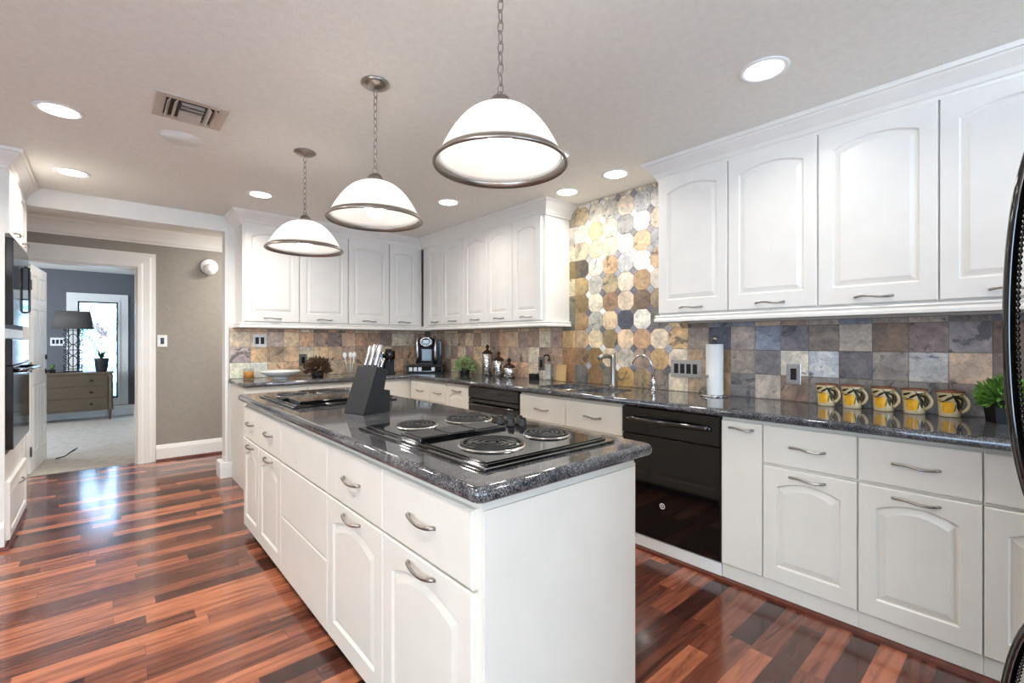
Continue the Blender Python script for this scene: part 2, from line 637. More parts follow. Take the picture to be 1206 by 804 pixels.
def inset_loop(poly, dists):
    """offset a ccw polygon inward, per-edge distance (edge i joins i and i+1)"""
    n = len(poly)
    out = []
    for i in range(n):
        p0, p1, p2 = Vector(poly[i - 1]), Vector(poly[i]), Vector(poly[(i + 1) % n])
        d1, d2 = (p1 - p0).normalized(), (p2 - p1).normalized()
        n1, n2 = Vector((-d1.y, d1.x)), Vector((-d2.y, d2.x))
        a, b = dists[i - 1], dists[i]
        cr = d1.x * d2.y - d1.y * d2.x
        if abs(cr) < 1e-4:
            out.append(tuple(p1 + n1 * ((a + b) / 2)))
        else:
            # intersect lines p1+n1*a + t d1 and p1+n2*b + u d2
            q = (n2 * b - n1 * a)
            t = (q.x * d2.y - q.y * d2.x) / cr
            out.append(tuple(p1 + n1 * a + d1 * t))
    return out


def slab(mb, poly, holes, z0, z1, bull, wall_edges=()):
    """stone slab with bull-nosed free edges and holes"""
    n = len(poly)
    mask = [0.0 if i in wall_edges else 1.0 for i in range(n)]
    h = (z1 - z0) / 2
    zc = (z0 + z1) / 2
    rings = []
    for k in range(0, 9):
        a = PI / 2 - PI * k / 8
        ins = bull * (1 - math.cos(a))
        z = zc + h * math.sin(a)
        rings.append([(p[0], p[1], z) for p in inset_loop(poly, [ins * m_ for m_ in mask])])
    m = len(rings)
    vs = [p for r in rings for p in r]
    fs = []
    for k in range(m - 1):
        for i in range(n):
            j = (i + 1) % n
            fs.append((k * n + i, k * n + j, (k + 1) * n + j, (k + 1) * n + i))
    mb.add(vs, fs, True)
    top = [Vector((p[0], p[1], 0)) for p in rings[0]]
    loops = [top] + [[Vector((p[0], p[1], 0)) for p in hl] for hl in holes]
    flat = [p for l in loops for p in l]
    tris = tessellate_polygon(loops)
    mb.add([(p.x, p.y, z1) for p in flat], tris)
    bot = [Vector((p[0], p[1], 0)) for p in rings[-1]]
    loops = [bot] + loops[1:]
    flat = [p for l in loops for p in l]
    tris = tessellate_polygon(loops)
    mb.add([(p.x, p.y, z0) for p in flat], tris)
    for hl in holes:
        q = len(hl)
        vs = [(p[0], p[1], z1) for p in hl] + [(p[0], p[1], z0) for p in hl]
        mb.add(vs, [(i, (i + 1) % q, q + (i + 1) % q, q + i) for i in range(q)], True)


def rounded_rect(x0, x1, y0, y1, r, seg=6):
    pts = []
    for cx, cy, a0 in ((x1 - r, y0 + r, -PI / 2), (x1 - r, y1 - r, 0), (x0 + r, y1 - r, PI / 2), (x0 + r, y0 + r, PI)):
        for k in range(seg + 1):
            a = a0 + PI / 2 * k / seg
            pts.append((cx + r * math.cos(a), cy + r * math.sin(a)))
    return pts


# ------------------------------------------------------------------ cabinet fronts
def arch_loop(x0, x1, z0, z1, rise, n=14):
    """ccw in (x,z) from bottom-left; the top is an eyebrow arch of the given rise"""
    pts = [(x0, z0), (x1, z0)]
    zs = z1 - rise
    for k in range(n + 1):
        t = k / n
        x = x1 + (x0 - x1) * t
        pts.append((x, zs + rise * (1 - (2 * t - 1) ** 2)))
    return pts


def rect_like(x0, x1, z0, z1, n=14):
    pts = [(x0, z0), (x1, z0)]
    for k in range(n + 1):
        pts.append((x1 + (x0 - x1) * k / n, z1))
    return pts


def front_panel(mb, x0, x1, z0, z1, arch=True, t=0.02, stile=0.06, rail=0.07, toprail=0.055, rise=0.05, plain_face=False):
    """overlay door or drawer front; back at y=0, face at y=-t"""
    e = 0.004
    loops = [(rect_like(x0, x1, z0, z1), 0.0), (rect_like(x0, x1, z0, z1), -t + e), (rect_like(x0 + e, x1 - e, z0 + e, z1 - e), -t)]
    if not plain_face:
        a0, a1, b0, b1 = x0 + stile, x1 - stile, z0 + rail, z1 - toprail
        rs = rise if arch else 0.0
        loops += [(arch_loop(a0, a1, b0, b1, rs), -t), (arch_loop(a0 + .006, a1 - .006, b0 + .006, b1 - .006, rs), -t + .008),
                  (arch_loop(a0 + .011, a1 - .011, b0 + .011, b1 - .011, rs), -t + .008),
                  (arch_loop(a0 + .034, a1 - .034, b0 + .034, b1 - .034, rs * 0.92), -t + .0015)]
    n = len(loops[0][0])
    vs = [(p[0], y, p[1]) for l, y in loops for p in l]
    fs = [tuple(range(n - 1, -1, -1))]
    for k in range(len(loops) - 1):
        for i in range(n):
            j = (i + 1) % n
            fs.append((k * n + i, k * n + j, (k + 1) * n + j, (k + 1) * n + i))
    L = (len(loops) - 1) * n
    fs.append(tuple(L + i for i in range(n)))
    mb.add(vs, fs)


def pull(parent, cx, cz, t=0.02, w=0.146, wave=True):
    """bow pull with flared feet, slightly twisted like the photo's"""
    mb = MB()
    pts, rad = [], []
    N = 16
    for k in range(N + 1):
        u = k / N
        x = cx - w / 2 + w * u
        y = -t - 0.003 - 0.023 * math.sin(PI * u) ** 0.7
        z = cz + (0.004 * math.sin(2 * PI * u) if wave else 0)
        pts.append((x, y, z))
        rad.append(0.0062 if k in (0, N) else (0.0066 - 0.0018 * math.sin(PI * u)))
    mb.tube(pts, 0.005, 8, radii=rad)
    for sx in (-1, 1):
        mb.box(cx + sx * w / 2 - .006, cx + sx * w / 2 + .006, -t - .004, -t + .0002, cz - .005, cz + .005, 0.0012)
    return mb.build('handle', 'nickel', parent)


def cabinet(label, loc, rz, w, d, z0, z1, fronts, mat='cab_base', name='base_cabinet', cat='cabinet', group=None, carc=None, toe=True, gap_top=None):
    """fronts: list of (kind, x0, x1, z0, z1, handle) with handle None | 'top' | 'bottom' | 'mid'"""
    t = thing(name, label, cat, loc, rz, group)
    mb = MB()
    if carc:
        for bx in carc:
            mb.box(*bx)
    else:
        mb.box(0, w, 0, d, z0, z1)
    mb.build('carcass', mat, t)
    for kind, x0, x1, a0, a1, hd in fronts:
        m = MB()
        small = (x1 - x0) < 0.3
        st = 0.045 if small else 0.06
        if kind == 'arch':
            rise = min(0.034, 0.09 * (x1 - x0))
            front_panel(m, x0, x1, a0, a1, True, stile=st, rail=0.075, toprail=0.06, rise=rise)
            nm = 'door'
        elif kind == 'updoor':
            rise = min(0.036, 0.09 * (x1 - x0))
            front_panel(m, x0, x1, a0, a1, True, stile=st, rail=0.085, toprail=0.065, rise=rise)
            nm = 'door'
        elif kind == 'flat':
            front_panel(m, x0, x1, a0, a1, plain_face=True)
            nm = 'door'
        else:
            front_panel(m, x0, x1, a0, a1, plain_face=True)
            nm = 'drawer'
        o = m.build(nm, mat, t)
        if hd:
            zc = {'top': a1 - 0.035, 'bottom': a0 + 0.032, 'mid': (a0 + a1) / 2}[hd]
            pull(o, (x0 + x1) / 2, zc, w=min(0.142, (x1 - x0) * 0.58))
    return t


# ------------------------------------------------------------------ room shell
X_R = 3.04          # right wall
Y_B = 5.0           # kitchen back wall
Y_H = 6.15          # hall wall
Y_F = 10.45         # far room's window wall
X_L = -1.06         # wall behind the oven tower
FX0, FX1, FY0 = -3.0, 3.2, -4.0

mb = MB(); mb.box(FX0 - .1, FX1, FY0 - .1, Y_H + .07, -0.06, 0.0); struct('floor', mb, 'floor')
mb = MB(); mb.box(-2.4, 0.5, Y_H + .0701, Y_F + .1, -0.06, 0.004); struct('floor_carpet', mb, 'carpet')
mb = MB(); mb.box(FX0 - .1, FX1, FY0 - .1, Y_F + .15, CEIL, CEIL + .08); struct('ceiling', mb, 'ceiling')
mb = MB(); mb.box(X_R, X_R + .1, FY0, Y_B + .1, 0, CEIL); struct('wall_right', mb, 'wall_plain')
mb = MB(); mb.box(0.86, X_R, Y_B, Y_B + .12, 0, CEIL); struct('wall_back', mb, 'trim')
mb = MB(); mb.box(X_L - .1, X_L, 3.2, Y_H, 0, CEIL); mb.box(FX0, X_L - .1, 3.2, 3.3, 0, CEIL); struct('wall_left', mb, 'wall_plain')
# breakfast room behind the camera: window openings assumed for the added fill lights
mb = MB()
mb.box(FX0, -0.4, FY0 - .1, FY0, 0, CEIL); mb.box(2.4, FX1, FY0 - .1, FY0, 0, CEIL)
mb.box(-0.4, 2.4, FY0 - .1, FY0, 0, 0.55); mb.box(-0.4, 2.4, FY0 - .1, FY0, 2.35, CEIL)
struct('wall_near', mb, 'wall_plain')
mb = MB()
mb.box(FX0 - .1, FX0, FY0, -2.6, 0, CEIL); mb.box(FX0 - .1, FX0, 0.2, 3.3, 0, CEIL)
mb.box(FX0 - .1, FX0, -2.6, 0.2, 0, 0.55); mb.box(FX0 - .1, FX0, -2.6, 0.2, 2.35, CEIL)
struct('wall_side', mb, 'wall_plain')
# hall wall with the door opening
DX0, DX1, DZ = -0.572, 0.25, 2.03
mb = MB()
mb.box(X_L - .1, DX0, Y_H, Y_H + .14, 0, CEIL); mb.box(DX1, 3.2, Y_H, Y_H + .14, 0, CEIL); mb.box(DX0, DX1, Y_H, Y_H + .14, DZ, CEIL)
struct('wall_hall', mb, 'wall_hall')
mb = MB(); mb.box(3.1, 3.2, Y_B + .12, Y_H, 0, CEIL); struct('wall_hall_end', mb, 'wall_hall')
# header beam between oven tower and back cabinets
mb = MB(); mb.box(-0.99, 0.86, 5.006, 5.14, 2.285, CEIL, 0.004); struct('trim_1', mb, 'trim')
# white end cap of the stub wall
mb = MB(); mb.box(0.835, 0.86, 4.985, 5.135, 0, 2.285, 0.003); struct('trim_2', mb, 'trim')
mb = MB(); mb.box(0.79, 0.885, 4.955, 4.984, 0.0, 0.15, 0.006); mb.box(0.79, 0.834, 4.984, 5.15, 0.0, 0.15, 0.006); struct('baseboard_stub', mb, 'trim')
# far room walls and window
WX0, WX1, WZ0, WZ1 = -0.34, 0.165, 0.30, 1.93
mb = MB()
mb.box(-2.4, WX0, Y_F, Y_F + .1, 0, CEIL); mb.box(WX1, 0.5, Y_F, Y_F + .1, 0, CEIL)
mb.box(WX0, WX1, Y_F, Y_F + .1, 0, WZ0); mb.box(WX0, WX1, Y_F, Y_F + .1, WZ1, CEIL)
struct('wall_far', mb, 'wall_dark')
mb = MB(); mb.box(0.38, 0.5, Y_H + .14, Y_F, 0, CEIL); struct('wall_far_right', mb, 'wall_dark')
mb = MB(); mb.box(-2.5, -2.4, Y_H + .14, Y_F, 0, CEIL); struct('wall_far_left', mb, 'wall_dark')
# window casing (wide, stepped), frame and pane
mb = MB()
cw = 0.135
for x0, x1, z0, z1 in ((WX0 - cw, WX0, WZ0 - .12, WZ1 + cw), (WX1, WX1 + cw, WZ0 - .12, WZ1 + cw), (WX0, WX1, WZ1, WZ1 + cw), (WX0, WX1, WZ0 - .12, WZ0)):
    mb.box(x0, x1, Y_F - .022, Y_F - .001, z0, z1, 0.004)
for x0, x1, z0, z1 in ((WX0 - .03, WX0, WZ0 - .02, WZ1 + .03), (WX1, WX1 + .03, WZ0 - .02, WZ1 + .03), (WX0, WX1, WZ1, WZ1 + .03)):
    mb.box(x0, x1, Y_F - .034, Y_F - .0221, z0, z1, 0.003)
w_o = tag(mb.build('window_1', 'trim'), kind='structure')
mb = MB()
for x0, x1, z0, z1 in ((WX0, WX0 + .022, WZ0, WZ1), (WX1 - .022, WX1, WZ0, WZ1), (WX0 + .022, WX1 - .022, WZ1 - .022, WZ1), (WX0 + .022, WX1 - .022, WZ0, WZ0 + .03)):
    mb.box(x0, x1, Y_F + .02, Y_F + .05, z0, z1)
mb.build('window_frame', 'black_matte', w_o)
mb = MB(); mb.box(WX0 + .02, WX1 - .02, Y_F + .03, Y_F + .035, WZ0 + .02, WZ1 - .02); mb.build('window_pane', 'pane', w_o)
# door casing of the hall opening + jamb lining
mb = MB()
cas = [(0.0, 0.0), (0.0, 0.030), (0.03, 0.030), (0.045, 0.020), (0.10, 0.018), (0.115, 0.012), (0.15, 0.010), (0.15, 0.0)]


def casing(mb, x0, x1, zt, yf, prof):
    # prof: (distance from opening edge, proud); path up, across, down around the opening
    m = len(prof)
    rings = []
    for (px, pz, ox, oz) in ((x0, 0, -1, 0), (x0, zt, -1, 1), (x1, zt, 1, 1), (x1, 0, 1, 0)):
        rings.append([(px + ox * d, yf - p, pz + oz * d) for d, p in prof])
    vs = [p for r in rings for p in r]
    fs = []
    for i in range(3):
        for k in range(m):
            k2 = (k + 1) % m
            fs.append((i * m + k, i * m + k2, (i + 1) * m + k2, (i + 1) * m + k))
    fs.append(tuple(range(m)))
    fs.append(tuple(3 * m + k for k in range(m)))
    mb.add(vs, fs)


casing(mb, DX0, DX1, DZ, Y_H - .0005, cas)
mb.box(DX1 - .018, DX1 - .0005, Y_H, Y_H + .14, 0, DZ - .018); mb.box(DX0 + .0005, DX0 + .018, Y_H, Y_H + .14, 0, DZ - .018)
mb.box(DX0 + .0005, DX1 - .0005, Y_H, Y_H + .14, DZ - .018, DZ - .0005)
struct('trim_3', mb, 'trim')
# hall crown moulding + baseboards
crown_big = [(0, 0), (0, -.15), (.012, -.15), (.018, -.135), (.03, -.125), (.05, -.085), (.075, -.045), (.085, -.03), (.095, -.028), (.10, 0)]
mb = MB(); mb.sweep([(-1.05, Y_H - .001), (3.1, Y_H - .001)], crown_big, CEIL - .001); struct('trim_4', mb, 'trim')
base_prof = [(0, 0.0), (.016, 0.0), (.016, .13), (.011, .15), (.008, .165), (0, .17)]
shoe_prof = [(0, 0), (.022, 0), (.019, .012), (.010, .02), (0, .022)]
mb = MB(); mb.sweep([(DX1 + .152, Y_H - .001), (3.09, Y_H - .001)], base_prof, 0); struct('baseboard_hall', mb, 'trim')
mb = MB(); mb.sweep([(DX1 + .152, Y_H - .018), (3.09, Y_H - .018)], shoe_prof, 0); struct('trim_5', mb, 'shoe')
mb = MB()
mb.sweep([(-2.39, Y_F - .036), (0.379, Y_F - .036), (0.379, Y_H + .16)], base_prof, 0.005); struct('baseboard_far', mb, 'trim')
mb = MB(); mb.sweep([(0.379, 8.9), (0.379, 8.72)], [(0, 0), (.03, 0), (.03, 2.2), (0, 2.2)], 0.18)
struct('trim_6', mb, 'trim')

# ------------------------------------------------------------------ slate backsplashes
PT = 0.1466
Y0T = 0.144          # a grid line of the right-hand tile
Z0T = 0.9145
WARM = [(190, 165, 130), (205, 165, 115), (200, 150, 104), (170, 120, 82), (150, 112, 82), (215, 180, 136), (186, 140, 98), (128, 98, 76),
        (196, 170, 140), (176, 134, 92), (160, 130, 104), (210, 190, 158), (140, 108, 92)]
COOL = [(150, 135, 125), (105, 104, 112), (170, 156, 142), (126, 130, 142), (128, 112, 102), (150, 128, 112), (190, 182, 172), (118, 110, 104), (186, 160, 136)]
TOPR = {0: (150, 138, 138, .35), -1: (128, 100, 88, .8), 1: (142, 118, 112, .7), 2: (126, 102, 82, .6), 3: (182, 166, 148, 1), 4: (132, 116, 106, .9), 5: (118, 112, 118, .5), 6: (132, 138, 152, .9),
        7: (168, 152, 140, 1), 8: (90, 90, 104, .8), 9: (152, 136, 124, .8), 10: (200, 164, 116, .3)}
MIDR = {0: (200, 170, 142, 1), -1: (130, 112, 100, .8), 1: (192, 187, 180, .75), 2: (150, 136, 126, .7), 3: (108, 102, 104, .7), 4: (192, 192, 192, .7), 5: (210, 198, 180, 1), 6: (124, 118, 118, .8),
        7: (154, 138, 124, .7), 8: (142, 114, 80, .8), 9: (168, 140, 112, .9), 10: (206, 190, 168, .9)}
BOTR = {0: (140, 125, 118, .7), 1: (150, 140, 132, .7), 2: (140, 128, 118, .6), 3: (128, 118, 110, .7), 4: (134, 128, 122, .8), 5: (144, 118, 100, .7), 6: (182, 166, 150, 1), 7: (128, 122, 118, .4),
        8: (150, 120, 84, .8), 9: (152, 132, 108, .8), 10: (200, 184, 160, .9)}
OCT = {11: [(136, 124, 112, .6), (192, 157, 108, .9), (216, 197, 168, 1), (112, 110, 104, .4), (150, 130, 106, .8), (204, 196, 182, .9), (178, 152, 122, .9), (152, 152, 156, .8), (196, 180, 156, .9), (204, 200, 196, .9)],
       12: [(164, 138, 104, .7), (156, 134, 118, .8), (192, 152, 112, .9), (222, 217, 206, 1), (122, 102, 86, .9), (176, 146, 108, .9), (214, 210, 200, .9), (202, 168, 132, .9), (216, 211, 206, .9), (202, 202, 202, .7)],
       13: [(192, 152, 86, .9), (192, 182, 166, .8), (214, 184, 150, .9), (78, 82, 96, .8), (206, 186, 162, .9), (216, 202, 182, .9), (186, 186, 187, .8), (221, 212, 192, 1), (150, 149, 148, .5), (221, 206, 186, 1)],
       14: [(116, 110, 98, .5), (208, 188, 154, .8), (138, 118, 84, .6), (208, 182, 146, 1), (148, 118, 92, .9), (168, 152, 116, .9), (202, 166, 122, .9), (212, 202, 176, 1), (206, 196, 176, .8), (192, 187, 172, .5)],
       15: [(142, 108, 64, .9), (138, 108, 64, .9), (212, 192, 154, .9), (174, 172, 160, .7), (222, 212, 187, 1), (190, 186, 176, .3), (212, 206, 190, .9), (202, 186, 158, .9), (202, 178, 134, .9), (202, 196, 182, .5)],
       16: [(112, 110, 108, .4), (152, 118, 80, .4), (192, 162, 126, .8), (166, 132, 88, .9), (142, 118, 74, .9), (172, 147, 98, .9), (104, 90, 70, .3), (192, 177, 148, .8), (206, 196, 180, .9), (190, 170, 132, .9)],
       17: [(150, 108, 70, .9), (160, 118, 82, .8), (206, 168, 112, 1), (110, 112, 102, .8), (128, 122, 98, .9), (206, 192, 152, 1), (140, 118, 70, .9), (196, 186, 160, .9), (190, 182, 168, .8), (150, 142, 120, .6)]}


def tile_panel(name, label, origin, ud, nrm, cells, grout_rect, diamonds):
    """cells: list of (polygon in (u,z), srgb, flake share); tiles 7 mm proud of a grout bed"""
    O, U, Nn = Vector(origin), Vector(ud), Vector(nrm)
    Zv = Vector((0, 0, 1))
    verts, faces, cols, seeds = [], [], [], []

    def put(u, z, h):
        verts.append(tuple(O + U * u + Zv * z + Nn * h))
        return len(verts) - 1

    def poly_tile(poly, col, flake, h):
        n = len(poly)
        cx = sum(p[0] for p in poly) / n
        cz = sum(p[1] for p in poly) / n
        sd = (random.random(), random.random(), max(0.0, min(1.0, flake)))
        wob = random.uniform(-.0012, .0012)
        r0 = [put(p[0], p[1], 0.001) for p in poly]
        r1 = [put(p[0], p[1], h + wob - .0012) for p in poly]
        r2 = [put(p[0] + (cx - p[0]) * .03, p[1] + (cz - p[1]) * .03, h + wob) for p in poly]
        fl = [tuple(r2)]
        for a, b in ((r0, r1), (r1, r2)):
            for i in range(n):
                j = (i + 1) % n
                fl.append((a[i], a[j], b[j], b[i]))
        for f in fl:
            faces.append(f)
            cols.append(tile_tone(col))
            seeds.append(sd)

    for poly, c, flake in cells:
        poly_tile(poly, lin(c), flake, 0.007)
    for (u, z, c) in diamonds:
        r = 0.0333
        poly_tile([(u - r, z), (u, z - r), (u + r, z), (u, z + r)], lin(c), 1.0, 0.0072)
    ng = len(faces)
    for (u0, u1, z0, z1) in grout_rect:
        q = [put(u0, z0, .0045), put(u1, z0, .0045), put(u1, z1, .0045), put(u0, z1, .0045)]
        b_ = [put(u0, z0, .0005), put(u1, z0, .0005), put(u1, z1, .0005), put(u0, z1, .0005)]
        for f in (tuple(q), (q[0], q[1], b_[1], b_[0]), (q[1], q[2], b_[2], b_[1]), (q[2], q[3], b_[3], b_[2]), (q[3], q[0], b_[0], b_[3])):
            faces.append(f)
            cols.append(lin((130, 116, 100)))
            seeds.append((0, 0, 1))
    me = bpy.data.meshes.new(name)
    me.from_pydata(verts, [], faces)
    ca = me.color_attributes.new('tile', 'FLOAT_COLOR', 'CORNER')
    cs = me.color_attributes.new('seed', 'FLOAT_COLOR', 'CORNER')
    for p in me.polygons:
        for li in p.loop_indices:
            ca.data[li].color = cols[p.index]
            cs.data[li].color = seeds[p.index] + (1.0,)
    bm = bmesh.new(); bm.from_mesh(me); bmesh.ops.recalc_face_normals(bm, faces=bm.faces[:]); bm.to_mesh(me); bm.free()
    me.materials.append(M['slate'])
    o = bpy.data.objects.new(name, me)
    COL.objects.link(o)
    return tag(o, label, 'backsplash')


def pale(c):  # lightens tiles below the far cabinets in place of under-cabinet light
    return tuple(min(238, v + (255 - v) * .22) for v in c)


def tile_tone(c):
    g = .35 * c[0] + .5 * c[1] + .15 * c[2]
    return tuple(min(.9, (v + (g - v) * .12) * 1.28) for v in c[:3]) + (1.0,)


def sq(u0, u1, z0, z1, g=0.0012):
    return [(u0 + g, z0 + g), (u1 - g, z0 + g), (u1 - g, z1 - g), (u0 + g, z1 - g)]


rnd = random.Random(5)
cells, dia = [], []
ZT = CEIL - .001
# right wall: u is y
ks = range(-4, 34)
nrow = 11
oct_lo, oct_hi = Y0T + PT * 11, Y0T + PT * 17
for k in ks:
    u0, u1 = Y0T + PT * k, Y0T + PT * (k + 1)
    if u0 > Y_B - .011:
        continue
    u1 = min(u1, Y_B - .012)
    for r in range(nrow):
        z0 = Z0T + PT * 1.01 * r
        z1 = min(Z0T + PT * 1.01 * (r + 1), ZT)
        low = k <= 9 or k >= 18
        if low and z0 > 1.37 and r > 3:
            continue
        if low:
            z1 = min(z1, 1.388)
        if z1 - z0 < .012:
            continue
        fl = 0.9
        if k in OCT and r < 10:
            c = tuple(v * .92 for v in OCT[k][r][:3]) + OCT[k][r][3:]
        elif k in OCT:
            c = (198, 190, 172, .6)
        elif k <= 10:
            D = {0: BOTR, 1: MIDR, 2: TOPR}.get(r)
            c = D.get(k, None) if D else None
            if k == 10 and r > 2:
                c = [(176, 150, 112, .6), (150, 146, 140, .8), (206, 196, 176, .9), (186, 160, 130, .8), (166, 166, 168, .8), (196, 186, 166, .9), (202, 196, 186, .8), (206, 202, 196, .8)][r - 3]
            if c is None:
                c = rnd.choice(COOL) + (rnd.choice([.5, .8, 1]),)
        else:
            c = pale(rnd.choice(WARM)) + (rnd.choice([.6, .9, 1, 1]),)
        col, fl = c[:3], c[3]
        fl2 = 0.25 + 0.75 * fl
        if 11 <= k <= 16 or k == 10:
            # octagon tiles: corners clipped where a diamond sits
            q = 0.035
            g = .0012
            a0, a1, b0, b1 = u0 + g, u1 - g, z0 + g, z1 - g
            cl = k != 10 or False
            left_c = 11 <= k
            poly = []
            bl = left_c and r > 0
            tl = left_c and z1 < ZT - .02
            br = (k <= 15) and r > 0 and k >= 10
            tr = (k <= 15) and z1 < ZT - .02 and k >= 10
            poly += [(a0, b0 + q), (a0 + q, b0)] if bl else [(a0, b0)]
            poly += [(a1 - q, b0), (a1, b0 + q)] if br else [(a1, b0)]
            poly += [(a1, b1 - q), (a1 - q, b1)] if tr else [(a1, b1)]
            poly += [(a0 + q, b1), (a0, b1 - q)] if tl else [(a0, b1)]
            cells.append((poly, col, fl2))
            if bl and r > 0:
                pick = rnd.choice([(122, 122, 130), (140, 138, 140), (98, 98, 106), (150, 152, 162), (206, 204, 200), (112, 104, 98)] if r < 6 else [(206, 204, 200), (150, 150, 156), (216, 214, 210), (128, 126, 130)])
                dia.append((u0, z0, pick))
        else:
            cells.append((sq(u0, u1, z0, z1), col, fl2))
grects = [(Y0T - 4 * PT, Y0T + PT * 10, Z0T, 1.39), (Y0T + PT * 10, Y0T + PT * 18, Z0T, ZT), (Y0T + PT * 18, Y_B - .011, Z0T, 1.39)]
tile_panel('tile_backsplash', 'slate tile backsplash on the right wall with a tall octagon tile panel behind the sink', (X_R, 0, 0), (0, 1, 0), (-1, 0, 0), cells, grects, dia)
# back wall: u is x
cells = []
BT = [(226, 208, 176, 1), (228, 212, 190, .9), (200, 158, 106, .7), (206, 154, 102, .9), (160, 128, 100, .7), (168, 130, 92, .8), (196, 168, 130, .8), (190, 150, 106, .8), (182, 138, 96, .8)]
BM_ = [(160, 140, 136, .25), (196, 154, 98, .9), (156, 120, 84, .6), (210, 165, 114, 1), (206, 184, 152, .6), (210, 168, 116, .9), (188, 146, 102, .7), (176, 136, 108, .6), (150, 112, 82, .7), (186, 142, 98, .8)]
BU = [(194, 170, 136, .8), (192, 160, 122, .9), (168, 142, 126, 1), (218, 178, 132, 1), (204, 150, 104, .8), (166, 124, 98, .7), (128, 100, 84, .6), (206, 160, 114, .9), (178, 122, 80, .8), (160, 112, 78, .8), (120, 94, 78, .7)]
xs = [0.873] + [1.048 + .1468 * i for i in range(14)]
for i in range(len(xs) - 1):
    u0, u1 = xs[i], min(xs[i + 1], X_R - .012)
    if u1 - u0 < .02:
        continue
    for r, tab in enumerate((BT, BM_, BU, None)):
        z0 = Z0T + PT * 1.01 * r
        z1 = min(Z0T + PT * 1.01 * (r + 1), 1.388)
        c = tab[i] if tab and i < len(tab) else rnd.choice(WARM) + (rnd.choice([.6, .9, 1]),)
        c = pale(c[:3]) + (c[3],)
        cells.append((sq(u0, u1, z0, z1), c[:3], .25 + .75 * c[3]))
tile_panel('tile_backsplash', 'warm tan slate tile backsplash on the back wall behind the coffee machines', (0, Y_B, 0), (1, 0, 0), (0, -1, 0), cells, [(0.871, X_R - .011, Z0T, 1.39)], [])

# ------------------------------------------------------------------ wall cabinets
XU = 2.74   # carcass front of the right wall cabinets (doors 20 mm proud)
ZU0, ZU1 = 1.40, 2.40
UD0, UD1 = 1.445, 2.315
near = [(1.651, 1.199), (1.199, 0.746), (0.746, 0.29), (0.29, -0.163)]
nl = ['white arched wall cabinet door end unit beside the tall octagon tile panel',
      'white wall cabinet above the paper towel roll, second of four on the right',
      'white wall cabinet above the lemon mugs with the widest looking door',
      'white wall cabinet at the top right edge, above the small green plant']
for i, ((y1, y0), lb) in enumerate(zip(near, nl)):
    w = y1 - y0
    cabinet(lb, (XU, y1, 0), -PI / 2, w - .001, X_R - .001 - XU, ZU0, ZU1, [('updoor', 0.002, w - .004, UD0, UD1, 'bottom')], 'cab', 'wall_cabinet', group='wall cabinets along the right wall')
far = [(4.66, 4.235), (4.235, 3.843), (3.843, 3.468), (3.468, 3.10), (3.10, 2.70)]
fl_ = ['white wall cabinet in the inner corner of the right wall, above the pod coffee maker', 'narrow looking white wall cabinet above the pale green plant on the right wall',
       'white wall cabinet on the right wall above the tallest steel canister', 'white wall cabinet on the right wall above the shortest steel canister',
       'white wall cabinet ending the far run, beside the octagon tiles']
for i, ((y1, y0), lb) in enumerate(zip(far, fl_)):
    w = y1 - y0
    x0 = 0.13 if i == 0 else 0.002
    cabinet(lb, (XU, y1, 0), -PI / 2, w - .001, X_R - .001 - XU, ZU0, ZU1, [('updoor', x0, w - .004 - (0.035 if i == 4 else 0), UD0, UD1, 'bottom')], 'cab', 'wall_cabinet', group='wall cabinets along the right wall')
YU = 4.70
bk = [(0.92, 1.40), (1.40, 1.875), (1.875, 2.33), (2.33, 2.738)]
bl_ = ['white wall cabinet at the left end of the back wall, above the white bowl', 'white wall cabinet on the back wall behind the farthest pendant lamp',
       'white wall cabinet on the back wall above the knife block', 'white wall cabinet at the right end of the back wall, in the corner']
for i, ((x0, x1), lb) in enumerate(zip(bk, bl_)):
    w = x1 - x0
    cabinet(lb, (x0, YU, 0), 0, w - .001, Y_B - .001 - YU, ZU0, ZU1, [('updoor', 0.004 + (.006 if i == 0 else 0), w - .004 - (.05 if i == 3 else 0), UD0, UD1, 'bottom')], 'cab', 'wall_cabinet', group='wall cabinets along the back wall')
crown = [(0.0005, 0), (0.0005, -.115), (.012, -.115), (.016, -.10), (.022, -.095), (.03, -.075), (.055, -.045), (.07, -.03), (.074, -.022), (.084, -.02), (.088, 0)]
mb = MB(); mb.sweep([(X_R - .001, 1.652), (XU, 1.652), (XU, -.6)], [(o, h) for o, h in crown], CEIL - .0005)
# travel towards -y keeps -x on the right-hand side
struct('trim_7', mb, 'cab')
mb = MB(); mb.sweep([(0.919, Y_B - .001), (0.919, YU), (XU, YU), (XU, 2.699), (X_R - .001, 2.699)], crown, CEIL - .0005)
struct('trim_8', mb, 'cab')
rail = [(0.0005, 0), (0.0005, .042), (.018, .042), (.022, .034), (.016, .026), (.026, .014), (.026, 0.0)]
mb = MB(); mb.sweep([(X_R - .012, 1.652), (XU, 1.652), (XU, -.6)], rail, 1.392); struct('trim_9', mb, 'cab')
mb = MB(); mb.sweep([(0.919, Y_B - .012), (0.919, YU), (XU, YU), (XU, 2.699), (X_R - .012, 2.699)], rail, 1.392); struct('trim_10', mb, 'cab')

# ------------------------------------------------------------------ base cabinets
XB = 2.46           # carcass front of the right run
DB = X_R - .001 - XB
CT = 0.872          # underside of counters
dz0, dz1, wz0, wz1 = 0.100, 0.655, 0.668, 0.853


def unit(lb, y1, y0, fronts, name='base_cabinet', carc=None, group='base cabinets along the right wall'):
    w = y1 - y0
    return cabinet(lb, (XB, y1, 0), -PI / 2, w - .001, DB, 0.0, CT, [(k, a * (w - .001) + .002, b * (w - .001) - .002, z0, z1, h) for k, a, b, z0, z1, h in fronts], 'cab_base', name, group=group, carc=carc)


